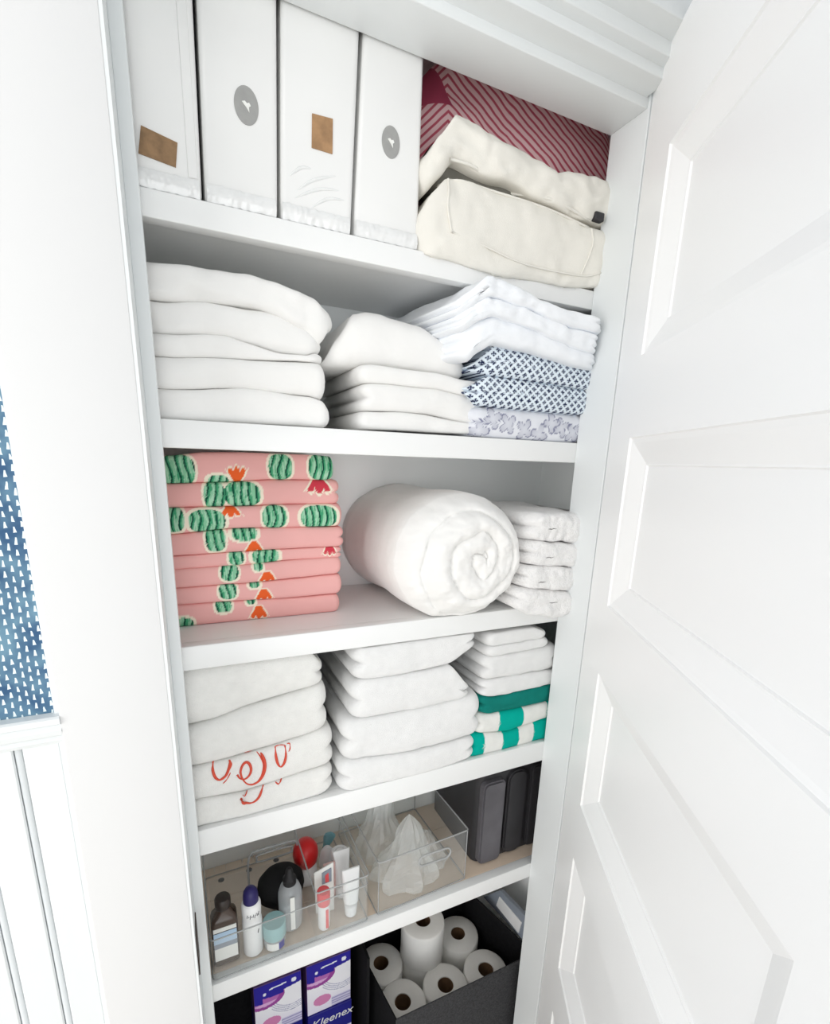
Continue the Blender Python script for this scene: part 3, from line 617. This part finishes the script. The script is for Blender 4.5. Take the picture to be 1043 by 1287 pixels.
stitch(lt[2], '552,660 552,700 562,740 578,756 596,735 606,695 604,650'); stitch(lt[2], '552,660 575,652 604,648', .0008); stitch(lt[2], '616,642 630,640 630,660 622,675', .0009)
stitch(lt[3], '345,915 362,935 390,950 425,948 455,925 472,895 486,872'); stitch(lt[3], '345,915 372,918 398,902', .0009); stitch(lt[3], '552,852 566,858 580,846 590,832', .0011)
GM = 'white bath towels in the middle stack'; ym = -.002
dm = [R8('120,170 170,148 400,120 560,96 640,84'), R8('140,290 170,286 350,260 550,215 640,150'), R8('120,452 150,450 350,415 560,372 630,345'), R8('100,626 130,622 400,580 660,510'), R8('95,752 120,748 400,690 640,600 670,590')]
dm_t = [dm[0], R8('130,300 170,287 350,262 500,232 560,218 628,300'), dm[2], dm[3]]
lm = ['plump white bath towel, topmost of the middle stack', 'plump white bath towel second from the top, middle stack', 'plump white bath towel third from the top, middle stack', 'plump white bath towel lowest of the middle stack']
xlm = [160, 150, 115, 100]; xrm = [640, 628, 680, 666]
for i in range(4):
    o = cloth('bath_towel', None, M['terry'], dm_t[i], dm[i + 1], ym, .235, rr=.30, xl=xz(400 + xlm[i] / 3.26 - 4, 900, ym)[0], xr=xz(400 + xrm[i] / 3.26, 880, ym)[0], layers=2, e=.012, rc=.02, wr=.0025, wf=12, seed=50. + i, ns=60, na=20, zmin=DT + .0006 if i == 3 else None, zmax=CB - .003 if i == 0 else None, ybk=-1, skew=-.02)
    tag(o, lm[i], 'towel', GM)
GR = 'small towels in the right stack'; yr = .004
dr = [R8('640,100 700,92 800,75 900,62 935,72'), R8('690,148 700,146 930,106 1010,92'), R8('690,188 710,185 940,140 1010,126'), R8('680,286 710,280 950,240 1010,230'), R8('660,352 720,352 950,300 1010,288'), R8('640,420 700,420 830,395 940,370 1010,356'), R8('630,505 680,502 780,493 935,440 1010,420'), R8('620,610 640,605 920,530 1010,508')]
x0r = xz(400 + 690 / 3.26, 830, yr)[0]
wl_ = ['thin white hand towel, topmost of the right stack', 'thin white hand towel second from the top of the right stack', 'thicker white hand towel with ribbed edge in the right stack', 'white hand towel lying right on the dark teal towel']
for i in range(4):
    o = cloth('hand_towel', None, M['terry'], dr[i], dr[i + 1], yr, .22, rr=.40, xl=x0r - .006 * (i == 3) - .004 * (i == 2), xr=xz(400 + [936, 948, 990, 1000][i] / 3.26, 820, yr)[0], layers=[1, 1, 2, 2][i], e=.010, rc=.015, wr=.0022, wf=20, seed=60. + i, ns=50, na=16, zmax=CB - .003 if i == 0 else None, ybk=-1, skew=-.06)
    tag(o, wl_[i], 'towel', GR)
o = cloth('hand_towel', None, M['teal'], dr[4], dr[5], yr, .22, rr=.4, xl=x0r - .010, xr=.70, layers=2, e=.01, rc=.02, wr=.002, wf=20, seed=66., skew=-.06)
tag(o, 'dark teal hand towel between the white and striped towels', 'towel', GR)
def bands(ed, first):
    xs = [xz(400 + u / 3.26, 905, yr)[0] for u in ed]; c = [srgb(236, 236, 232), srgb(0, 172, 156)]
    return lambda x, z, v: c[(first + sum(x > q for q in xs)) % 2]
o = cloth('hand_towel', None, M['terry_print'], dr[5], dr[6], yr, .22, rr=.42, xl=x0r - .016, xr=xz(400 + 990 / 3.26, 905, yr)[0], layers=2, e=.01, rc=.02, wr=.002, wf=18, seed=67., ns=170, na=18, paint=bands([745, 840, 935], 0), skew=-.06)
tag(o, 'teal and white striped towel just under the dark teal one', 'towel', GR)
o = cloth('hand_towel', None, M['terry_print'], dr[6], dr[7], yr, .22, rr=.42, xl=x0r - .026, xr=.70, layers=2, e=.01, rc=.02, wr=.002, wf=18, seed=68., ns=170, na=18, paint=bands([690, 765, 830, 890, 950], 1), zmin=DT + .0006, ybk=-1, skew=-.06)
tag(o, 'teal and white striped towel lowest in the right stack', 'towel', GR)
# ================================================================== clear bins
TH = .0026
def walls(name, pts, z0, z1, m, parent, closed=True):
    """thin upright sheet along a plan polyline, with thickness"""
    n = len(pts); vs, fs = [], []
    for i in range(n):
        p = Vector(pts[i]); a = Vector(pts[i - 1]) if closed or i else p; b = Vector(pts[(i + 1) % n]) if closed or i < n - 1 else p
        t_ = (b - a); t_ = t_.normalized() if t_.length else Vector((1, 0)); nn = Vector((-t_.y, t_.x)) * TH
        for q in (p, p + nn):
            for z in (z0, z1): vs.append((q.x, q.y, z))
    for i in range(n if closed else n - 1):
        j = (i + 1) % n; a, b = 4 * i, 4 * j
        fs += [(a, b, b + 1, a + 1), (a + 2, a + 3, b + 3, b + 2), (a + 1, b + 1, b + 3, a + 3), (a, a + 2, b + 2, b)]
    return mesh(name, vs, fs, m, parent)
def rrect(x0, x1, y0, y1, r, n=5, rot=0.):
    out = []
    for cx, cy, a0 in ((x1 - r, y0 + r, -PI / 2), (x1 - r, y1 - r, 0), (x0 + r, y1 - r, PI / 2), (x0 + r, y0 + r, PI)):
        for k in range(n + 1): a = a0 + PI / 2 * k / n; out.append((cx + r * math.cos(a), cy + r * math.sin(a)))
    if rot:
        cs, sn = math.cos(rot), math.sin(rot); out = [(x0 + (x - x0) * cs - (y - y0) * sn, y0 + (x - x0) * sn + (y - y0) * cs) for x, y in out]
    return out
def outline(name, pts, z, r, m, parent): return tube(name, [(x, y, z) for x, y in pts], r, m, parent, 6, True)
EZ = ET + .0006
# right bin: tall box with a slot handle in the front
t = thing('clear_bin', 'tall clear acrylic bin with a slot handle holding plastic bags', 'bin', (.40, .12, EZ), 'clear acrylic bins on the lowest shelf')
bx0, bx1, by0, by1, bz1 = .3005, .5045, .013, .250, .790
pl = rrect(bx0, bx1, by0, by1, .006, 4, math.radians(2.5))
mesh('base', [(x, y, EZ + h) for h in (0, TH) for x, y in pl], [tuple(reversed(range(len(pl)))), tuple(range(len(pl), 2 * len(pl)))], M['clear'], t)
walls('wall', pl, EZ, bz1, M['clear'], t); outline('rim', pl, bz1, .0016, M['rim'], t); outline('base_edge', pl, EZ + .0015, .0013, M['rim'], t)
for k in (0, 5, 10, 15): 
    q = pl[k + 2]; tube('corner_edge', [(q[0], q[1], EZ), (q[0], q[1], bz1)], .0012, M['rim'], t)
hc = (.424, .757); hy = by0 + .0035
hp = [(hc[0] + (.024 if math.cos(a) > 0 else -.024) + .012 * math.cos(a), hy, hc[1] + .012 * math.sin(a)) for a in [2 * PI * k / 28 + .01 for k in range(28)]]
tube('handle', hp, .0022, M['rim'], t, 6, True)
def filmbag(cx, cy, w_, d_, h, seed, label, lean=(0, 0)):
    vs, fs = [], []; n, mm = 26, 20
    for j in range(mm + 1):
        q = j / mm; r = (1 - q) ** .75 * (1 + .12 * math.sin(q * 9))
        for k in range(n):
            a = 2 * PI * k / n; rr_ = r * (1 + .38 * nz(math.cos(a) * 2.4, math.sin(a) * 2.4, seed + q * 2.2) + .16 * nz(math.cos(a) * 7, math.sin(a) * 7, seed + q * 5)) + .02
            vs.append((cx + w_ * rr_ * math.cos(a) + lean[0] * q, cy + d_ * rr_ * math.sin(a) + lean[1] * q, EZ + .004 + h * q + .004 * nz(a, q * 4, seed)))
    for j in range(mm):
        for k in range(n): k2 = (k + 1) % n; fs.append((j * n + k, j * n + k2, (j + 1) * n + k2, (j + 1) * n + k))
    o = mesh('plastic_bag', vs, fs, M['bagfilm'], None, False); return tag(o, label, 'bag', 'crumpled plastic bags in the tall clear bin')
filmbag(.392, .080, .066, .050, .128, 1.2, 'crumpled clear plastic bag at the front of the tall bin', (.012, .02))
filmbag(.365, .170, .050, .045, .165, 4.7, 'crumpled clear plastic bag at the back of the tall bin', (.01, .02))
filmbag(.455, .120, .040, .060, .055, 8.7, 'low flattened plastic bag at the right of the tall bin')
# left caddy: low front tray, tall right compartment, handle wall
t = thing('clear_caddy', 'clear acrylic caddy with a handle, full of toiletries', 'caddy', (.14, .12, EZ), 'clear acrylic bins on the lowest shelf')
cx0, cx1, cy0, cy1 = .002, .2795, .006, .235; zl, zh = .752, .777; xd = .178
pl = rrect(cx0, cx1, cy0, cy1, .007, 4, math.radians(1.0))
mesh('base', [(x, y, EZ + h) for h in (0, TH) for x, y in pl], [tuple(reversed(range(len(pl)))), tuple(range(len(pl), 2 * len(pl)))], M['clear'], t)
walls('wall', pl, EZ, zl, M['clear'], t); outline('rim', pl, zl, .0012, M['rim'], t); outline('base_edge', pl, EZ + .0012, .0011, M['rim'], t)
pr = rrect(xd, cx1 + .001, cy0 - .0005, cy1 - .05, .006, 4, math.radians(1.0))
walls('compartment', pr, EZ + .004, zh, M['clear'], t); outline('rim', pr, zh, .0014, M['rim'], t)
yh = .150; box('handle_wall', cx0 + .004, xd - .002, yh, yh + TH, EZ + .003, .735, M['clear'], t)
hpts = smoothpts([(.078, yh, .70), (.079, yh, .752), (.086, yh, .772), (.100, yh, .775), (.160, yh, .775), (.173, yh, .770), (.177, yh, .752), (.177, yh, .73)], 5)
tube('handle', hpts, .0022, M['rim'], t, 8)
tube('handle', smoothpts([(.096, yh, .757), (.100, yh, .764), (.158, yh, .764), (.164, yh, .757), (.158, yh, .748), (.100, yh, .748), (.096, yh, .757)], 4), .0018, M['rim'], t, 6)
# ------------------------------------------------------------------ toiletries
ZB = EZ + TH + .0006
def base_at(u, v): p = at(u, v, z=ZB); return p
GT = 'toiletries in the clear caddy'
# brown bottle
b = Vector((.0265, .042, ZB)); t = thing('brown_bottle', 'dark brown square bottle with pale blue label in the caddy corner', 'bottle', b, GT)
bw, bd = .0215, .0165
def loft(name, secs, m, parent, r=.004, n=4):
    vs, fs = [], []; N = None
    for (cx, cy, hw, hd, z) in secs:
        rr_ = min(r, hw * .95, hd * .95) if hw > .012 else min(hw, hd) * .98
        pp = rrect(cx - hw, cx + hw, cy - hd, cy + hd, rr_, n); N = len(pp); vs += [(x, y, z) for x, y in pp]
    for i in range(len(secs) - 1):
        for k in range(N): k2 = (k + 1) % N; fs.append((i * N + k, i * N + k2, (i + 1) * N + k2, (i + 1) * N + k))
    fs += [tuple(reversed(range(N))), tuple((len(secs) - 1) * N + k for k in range(N))]
    o = mesh(name, vs, fs, m, parent, True); smooth_angle(o, 50); return o
loft('body', [(b.x, b.y, bw - .002, bd - .002, ZB), (b.x, b.y, bw, bd, ZB + .003), (b.x, b.y, bw, bd, ZB + .086), (b.x, b.y, bw * .9, bd * .92, ZB + .094), (b.x, b.y, .0115, .0115, ZB + .106), (b.x, b.y, .0110, .0110, ZB + .110)], M['brown'], t, .006)
lathe('cap', [(.0125, 0), (.0130, .001), (.0130, .016), (.0115, .0185), (0, .019)], (b.x, b.y, ZB + .110), M['darkcap'], t, 20)
for nm, za, zb_, m_ in (('label', .050, .072, 'blue_label'), ('label', .040, .050, 'grey_label'), ('label', .014, .040, 'white_label'), ('label', .074, .082, 'white_label')):
    box(nm, b.x - bw + .003, b.x + bw - .003, b.y - bd - .0006, b.y - bd + .0004, ZB + za, ZB + zb_, M[m_], t)
# white stick with navy cap
b = Vector((.0715, .036, ZB)); t = thing('deodorant_stick', 'white deodorant stick with a navy domed cap', 'stick', b, GT)
lathe('body', [(.0150, 0), (.0165, .002), (.0168, .070), (.0160, .074), (.0160, .078), (.0164, .080), (.0164, .102), (.0150, .106), (.0128, .108)], b, M['white'], t)
lathe('cap', [(.0129, 0), (.0129, .012), (.0118, .021), (.0085, .027), (.0035, .0295), (0, .030)], b + Vector((0, 0, .1065)), M['navy'], t)
for k in range(9):
    a = -PI / 2 - .55 + k * .15; rr_ = .0168; 
    tube('lettering', [(b.x + rr_ * math.cos(a), b.y + rr_ * math.sin(a), b.z + .087 + .002 * math.sin(k * 2.3)), (b.x + rr_ * math.cos(a + .07), b.y + rr_ * math.sin(a + .07), b.z + .0915 + .0015 * math.cos(k * 3.1))], .0005, M['ink'], t, 5)
tube('lettering', [(b.x + .017 * math.cos(a), b.y + .017 * math.sin(a), b.z + z) for a, z in ((-1.1, .050), (-1.0, .057))], .0008, M['ink'], t, 5)
# pale teal jar
b = Vector((.1085, .034, ZB)); t = thing('cream_jar', 'short jar with pale teal lid and white and navy label', 'jar', b, GT)
lathe('jar', [(.0170, 0), (.0190, .003), (.0195, .018), (.0180, .022)], b, M['clear_bottle'], t)
lathe('lid', [(.0200, 0), (.0206, .001), (.0206, .026), (.0195, .028), (0, .0284)], b + Vector((0, 0, .022)), M['teal_lid'], t)
def wrap(name, b, r, a0, a1, z0, z1, m, parent, n=12):
    vs = []; 
    for i in range(n + 1):
        a = a0 + (a1 - a0) * i / n
        for z in (z0, z1): vs.append((b.x + r * math.cos(a), b.y + r * math.sin(a), b.z + z))
    return mesh(name, vs, [(2 * i, 2 * i + 2, 2 * i + 3, 2 * i + 1) for i in range(n)], m, parent, True)
wrap('label', b, .0199, -PI / 2 - .9, -PI / 2 + .2, .003, .018, M['white_label'], t); wrap('label', b, .0199, -PI / 2 + .2, -PI / 2 + .8, .003, .018, M['blue'], t)
# clear pump bottle with black tip
b = Vector((.1430, .062, ZB)); t = thing('clear_bottle', 'clear round-shouldered bottle with a black pointed tip', 'bottle', b, GT)
lathe('body', [(.0190, 0), (.0215, .004), (.0220, .060), (.0215, .074), (.0170, .088), (.0100, .095)], b, M['clear_bottle'], t)
lathe('tip', [(.0120, 0), (.0125, .012), (.0080, .017), (.0065, .028), (.0040, .034), (0, .0345)], b + Vector((0, 0, .092)), M['black'], t, 20)
box('label_strip', b.x - .004, b.x + .004, b.y - .0232, b.y - .0222, ZB + .008, ZB + .080, M['white_label'], t)
# black bristle brush (rounded mass) behind
b = Vector((.133, .104, ZB)); t = thing('hair_brush', 'round black bristle hair brush standing behind the bottles', 'brush', b, GT)
lathe('bristles', [(0, .014), (.028, .016), (.041, .030), (.045, .050), (.042, .070), (.030, .085), (.012, .091), (0, .0915)], b, M['hair'], t, 30, sy=.72)
lathe('handle', [(.011, 0), (.012, .004), (.010, .016)], b, M['black'], t, 16)
# toothpaste tube in its carton and red-capped tube
b = Vector((.1985, .030, ZB)); t = thing('capped_tube', 'white tube with a coral red screw cap at the front', 'tube', b, GT)
lathe('tube', [(.0098, 0), (.0110, .003), (.0112, .054), (.0095, .057)], b, M['white'], t, 24)
lathe('cap', [(.0118, 0), (.0122, .002), (.0122, .026), (.0112, .028), (0, .0284)], b + Vector((0, 0, .055)), M['coral'], t, 24)
box('stripe', b.x + .001, b.x + .006, b.y - .0122, b.y - .0108, ZB + .006, ZB + .048, M['coral'], t)
b = Vector((.2085, .060, ZB)); t = thing('toiletry_card', 'white card packet with a small red and grey picture', 'packet', b, GT)
hexa('card', [(.191, .060, ZB), (.226, .056, ZB), (.226, .060, ZB), (.191, .064, ZB), (.190, .068, ZB + .088), (.2275, .064, ZB + .104), (.2275, .068, ZB + .104), (.190, .072, ZB + .088)], M['white_label'], t, .0015, 2)
hexa('picture', [(.204, 0.0614, ZB + 0.064), (.222, 0.0596, ZB + 0.067), (.222, 0.0621, ZB + 0.067), (.204, 0.0641, ZB + 0.064), (.2045, 0.0636, ZB + 0.087), (.2225, 0.0618, ZB + 0.095), (.2225, 0.0644, ZB + 0.095), (.2045, 0.0664, ZB + 0.087)], M['grey_label'], t)
hexa('picture', [(.210, 0.0604, ZB + 0.067), (.217, 0.0596, ZB + 0.068), (.217, 0.0621, ZB + 0.068), (.210, 0.0629, ZB + 0.067), (.210, 0.0618, ZB + 0.082), (.2165, 0.0614, ZB + 0.087), (.2165, 0.0638, ZB + 0.087), (.210, 0.0643, ZB + 0.082)], M['coral'], t)
# white squeeze tubes
def squeeze(loc, lean, label, h=.098):
    t = thing('squeeze_tube', label, 'tube', loc, GT); secs = []
    for q, hw, hd in ((0, .011, .011), (.22, .0125, .0125), (.24, .0105, .0105), (.3, .014, .013), (.62, .0165, .011), (.9, .0175, .0045), (1, .0176, .0015)):
        secs.append((loc[0] + lean[0] * q, loc[1] + lean[1] * q, hw, hd, loc[2] + h * q))
    loft('body', secs[3:], M['white'], t, .0105, 6); loft('cap', secs[:3], M['white'], t, .0105, 6)
squeeze((.2535, .038, ZB), (.004, .012), 'white squeeze tube standing cap down at the caddy front', .092)
squeeze((.249, .086, ZB), (.006, .02), 'white squeeze tube leaning behind the other white tube', .088)
tag(box('pink_packet', .2135, .2375, .086, .092, ZB, ZB + .082, M['pinkbox'], None, .002, 2), 'pale pink packet inside the caddy compartment', 'packet', GT)
# back items
pc = at(384, 1071, y=.150); b = Vector((pc.x, pc.y, ZB)); hc_ = pc.z - .028 - ZB; t = thing('red_bottle', 'white bottle with a bulbous bright red cap at the back', 'bottle', b, GT)
lathe('body', [(.020, 0), (.022, .003), (.022, hc_ - .008), (.016, hc_)], b, M['white'], t)
lathe('cap', [(.0165, 0), (.0235, .010), (.0262, .026), (.0240, .042), (.0160, .054), (.006, .0585), (0, .059)], b + Vector((0, 0, hc_ - .001)), M['red'], t, 28)
pc = at(411, 1064, y=.165); b = Vector((pc.x, pc.y, ZB)); hb = pc.z - ZB; t = thing('white_bottle', 'rounded white bottle right of the red cap', 'bottle', b, GT)
lathe('body', [(.015, 0), (.017, .003), (.017, hb - .030), (.014, hb - .012), (.007, hb - .002), (0, hb)], b, M['white'], t)
pc = at(413, 1058, y=.196); b = Vector((pc.x, pc.y, ZB)); t = thing('teal_brush', 'small brush with dark handle and teal fan head', 'brush', b, GT)
tube('handle', [(b.x - .012, b.y, ZB + .002), (pc.x - .010, pc.y, pc.z - .010)], .0042, M['darkcap'], t, 10)
loft('head', [(pc.x - .009, pc.y, .0045, .004, pc.z - .014), (pc.x - .002, pc.y, .010, .006, pc.z), (pc.x + .002, pc.y, .013, .0065, pc.z + .014), (pc.x, pc.y, .008, .004, pc.z + .022)], M['teal_brush'], t, .004, 5)
pc = at(436, 1066, y=.128); b = Vector((min(pc.x, .2585), pc.y, ZB)); hj = pc.z - .016 - ZB; t = thing('clear_jar', 'clear jar with a round white lid in the tall compartment', 'jar', b, GT)
lathe('jar', [(.015, 0), (.017, .004), (.017, hj - .004), (.015, hj)], b, M['clear_bottle'], t)
lathe('lid', [(.0175, 0), (.0185, .002), (.0185, .013), (.017, .0150), (.011, .0150), (.010, .0125), (.0075, .0125), (.007, .0175), (0, .018)], b + Vector((0, 0, hj)), M['white'], t)
# ------------------------------------------------------------------ charcoal case
t = thing('charcoal_case', 'charcoal plastic case with ridged rounded front on the right of the lowest shelf', 'case', (.63, .14, EZ))
c0, c1 = .541, .728
pl = rrect(c0, c1, .050, .254, .018, 5)
def prism(name, pl, z0, z1, m, parent, bev=.006):
    bm = bmesh.new(); v0 = [bm.verts.new((x, y, z0)) for x, y in pl]; v1 = [bm.verts.new((x, y, z1)) for x, y in pl]; n = len(pl)
    bm.faces.new(list(reversed(v0))); f1 = bm.faces.new(v1)
    for k in range(n): bm.faces.new((v0[k], v0[(k + 1) % n], v1[(k + 1) % n], v1[k]))
    if bev: bmesh.ops.bevel(bm, geom=list(f1.edges), offset=bev, segments=3, affect='EDGES')
    return bmobj(name, bm, m, parent, True)
o = prism('body', pl, EZ, .905, M['case_d'], t, .012); smooth_angle(o, 50)
def plate(name, x0, x1, z0, z1, y0, y1, r, m, parent):
    pp = rrect(x0, x1, z0, z1, r, 6); n = len(pp); bm = bmesh.new(); a = [bm.verts.new((x, y1, z)) for x, z in pp]; b_ = [bm.verts.new((x, y0, z)) for x, z in pp]
    f = bm.faces.new(b_); bm.faces.new(list(reversed(a)))
    for k in range(n): bm.faces.new((a[k], a[(k + 1) % n], b_[(k + 1) % n], b_[k]))
    bmesh.ops.recalc_face_normals(bm, faces=bm.faces); bmesh.ops.bevel(bm, geom=list(f.edges), offset=.004, segments=2, affect='EDGES'); return bmobj(name, bm, m, parent)
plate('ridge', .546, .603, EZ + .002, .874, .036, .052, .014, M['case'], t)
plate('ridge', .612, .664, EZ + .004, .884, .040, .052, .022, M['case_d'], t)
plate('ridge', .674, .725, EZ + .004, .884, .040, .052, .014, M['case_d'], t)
# ================================================================== bottom: bins, rolls, tissues
FZ = .1420
quad = [(.348, .0165), (.722, .0165), (.660, .2612), (.318, .2612)]
t = thing('fabric_bin', 'charcoal fabric bin full of toilet paper rolls', 'bin', (.52, .13, FZ))
def qwall(name, a, b, z0, z1, th, m, parent):
    a, b = Vector(a), Vector(b); d = (b - a).normalized(); nrm = Vector((-d.y, d.x)) * th
    return hexa(name, [(a.x, a.y, z0), (b.x, b.y, z0), (b.x + nrm.x, b.y + nrm.y, z0), (a.x + nrm.x, a.y + nrm.y, z0), (a.x, a.y, z1), (b.x, b.y, z1), (b.x + nrm.x, b.y + nrm.y, z1), (a.x + nrm.x, a.y + nrm.y, z1)], m, parent, .001, 1)
RZ = .360
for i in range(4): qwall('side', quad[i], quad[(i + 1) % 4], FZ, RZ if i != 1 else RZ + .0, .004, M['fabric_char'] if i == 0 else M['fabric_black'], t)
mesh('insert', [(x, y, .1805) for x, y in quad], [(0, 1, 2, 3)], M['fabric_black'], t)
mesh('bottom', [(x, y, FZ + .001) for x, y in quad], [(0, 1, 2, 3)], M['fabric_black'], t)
GRo = 'toilet paper rolls in the charcoal bin'
def tp(c, z0, label, R_=.0555, h=.104):
    t = thing('toilet_roll', label, 'toilet roll', (c[0], c[1], z0), GRo); s = len(bpy.data.objects) * .37
    n = 44; prof = [(.0195, .008), (.0195, h), (.022, h + .0006), (R_ - .004, h), (R_ - .001, h - .002), (R_, h - .006), (R_, .004), (R_ - .003, 0), (.0195, 0), (.0195, .008)]
    vs, fs = [], []
    for r, z in prof:
        for k in range(n):
            a = 2 * PI * k / n; rr_ = r * (1 + (.018 * nz(math.cos(a) * 1.5, math.sin(a) * 1.5, s) if r > .03 else .05 * nz(math.cos(a), math.sin(a), s))); vs.append((c[0] + rr_ * math.cos(a), c[1] + rr_ * math.sin(a), z0 + z))
    for i in range(len(prof) - 1):
        for k in range(n): k2 = (k + 1) % n; fs.append((i * n + k, i * n + k2, (i + 1) * n + k2, (i + 1) * n + k))
    o = mesh('paper', vs, fs, M['paper'], t, True); smooth_angle(o, 50)
    lathe('core', [(.0188, .002), (.0188, h - .002), (.0182, h - .002), (.0182, .003), (0, .003)], (c[0], c[1], z0), M['tube_card'], t, 24)
z_ = .1812
fr = [(.4000, .0930), (.5120, .0870), (.6240, .0790)]; bk_ = [(.3860, .2010), (.6080, .1930)]
tp(fr[0], z_, 'toilet roll at the front left corner of the charcoal bin'); tp(fr[1], z_, 'toilet roll in the middle of the front row'); tp(fr[2], z_, 'toilet roll at the right end of the front row')
tp(bk_[0], z_, 'toilet roll at the back left corner of the charcoal bin'); tp(bk_[1], z_, 'toilet roll at the back right of the charcoal bin'); tp((.4970, .1950), z_, 'toilet roll under the raised one in the back row'); tp((.4930, .1850), z_ + .1052, 'raised toilet roll standing on another in the back row')
# silver bar by the right wall
t = thing('metal_rail', 'silver metal rail along the right closet wall above the bin', 'rail', (.715, .13, .25))
def slab(name, px, x, th, m):
    q = [at(u, v, x=x) for u, v in px]; hexa(name, [tuple(a) for a in q] + [(a.x + th, a.y, a.z) for a in q], m, t, .0012, 1)
slab('frame', [(628, 1119), (659, 1151), (656, 1181), (607, 1127)], .7150, .012, M['grey_label']); slab('rail', [(627, 1127), (655, 1160), (651, 1173), (623, 1138)], .7125, .004, M['white'])
# black panels added to keep the depth behind the tissue boxes dark
t = thing('dark_backing', 'black panels added to darken the depth behind the tissue boxes', 'bin', (.14, .258, FZ))
box('front', XL + .004, .318, .2525, .2560, FZ, .56, M['fabric_black'], t); box('side', XL + .004, XL + .008, .03, .2525, FZ, .56, M['fabric_black'], t); box('bottom', XL + .004, .318, .03, .2525, FZ, FZ + .003, M['fabric_black'], t)
box('side', .312, .318, .10, .2525, FZ, .45, M['fabric_black'], t)
# tissue boxes
def tissue_paint(x0, x1, z0, z1, low):
    white = Vector(srgb(238, 238, 244)); blue = srgb(44, 36, 150)
    def f(x, z, v):
        a = (x - x0) / (x1 - x0); b_ = (z - z0) / (z1 - z0)
        if low:
            return srgb(34, 34, 128) if b_ > .50 else srgb(214, 212, 236)
        band = .76 - .05 * math.sin(a * 3.0) + (.06 if a > .62 else 0) - .10 * (a < .18)
        if b_ > band: return srgb(232, 234, 246) if math.hypot((a - .84) * 1., (b_ - .885) * 1.3) < .055 or (abs(b_ - (.855 + .05 * a)) < .012 and .32 < a < .68) or math.hypot(a - .22, b_ - .81) < .03 else blue
        d = math.hypot((a - .22) / .42, (b_ - .72) / .20)
        if d < 1: return srgb(150, 70, 150) if d > .72 else (srgb(214, 170, 214) if b_ < .64 else srgb(176, 104, 176))
        c = math.hypot((a - .80) / .62, (b_ - .78) / .50)
        if .72 < c < 1.0 and a > .35:
            q = (c - .72) / .28 * 4; return srgb(168, 168, 196) if q - math.floor(q) < .42 else tuple(white)
        if math.hypot((a - .34) / .20, (b_ - .22) / .10) < 1: return srgb(206, 130, 176)
        if b_ < .20 and a > .55: return srgb(150, 146, 190) if (b_ * 40) % 2 < 1 else srgb(206, 202, 226)
        k = max(0, min(1, (.5 - b_) * 1.2)); return tuple(white.lerp(Vector(srgb(214, 206, 232)), k))
    return f
M['side_purple'] = mat('purple_side', srgb(112, 80, 140), .45, 0, 1, .3, 40)
def tissue(x0, x1, y0, z0, z1, label, low=False):
    t = thing('tissue_box', label, 'tissue box', ((x0 + x1) / 2, y0 + .05, z0), 'tissue boxes at the bottom of the closet')
    box('carton', x0, x1, y0, y0 + .098, z0, z1, M['blue'] if low else M['side_purple'], t, .001, 1)
    n = 90; f = tissue_paint(x0, x1, z0, z1, low); vs, fs, cs = [], [], []
    for i in range(n + 1):
        for j in range(n + 1):
            x = x0 + .0008 + (x1 - x0 - .0016) * i / n; z = z0 + .0008 + (z1 - z0 - .0016) * j / n; vs.append((x, y0 - .0007, z)); cs.append(f(x, z, 0))
    for i in range(n):
        for j in range(n): a = i * (n + 1) + j; fs.append((a, a + n + 1, a + n + 2, a + 1))
    mesh('printed_front', vs, fs, M['print'], t, False, cs)
    if not low:
        lathe('opening', [(.030, 0), (.030, .0008), (0, .0008)], ((x0 + x1) / 2, y0 + .045, z1 + .0002), M['grey_label'], t, 28, sy=.8)
    return t
tissue(.0733, .1745, .150, .2870, .4310, 'white tissue box with blue band, left of the upper two')
tissue(.1860, .2890, .150, .2870, .4325, 'white tissue box with blue band, right of the upper two')
tl = tissue(.1860, .2900, .146, .1422, .2860, 'dark blue tissue box lettered Kleenex under the right upper box', True)
text('lettering', 'Kleenex', .030, M['white_label'], tl, (.1925, .1448, .2495), (1, 0, .0), (0, 0, 1), .25)
tissue(.0733, .1745, .150, .1422, .2860, 'dark blue tissue box under the left upper box', True)
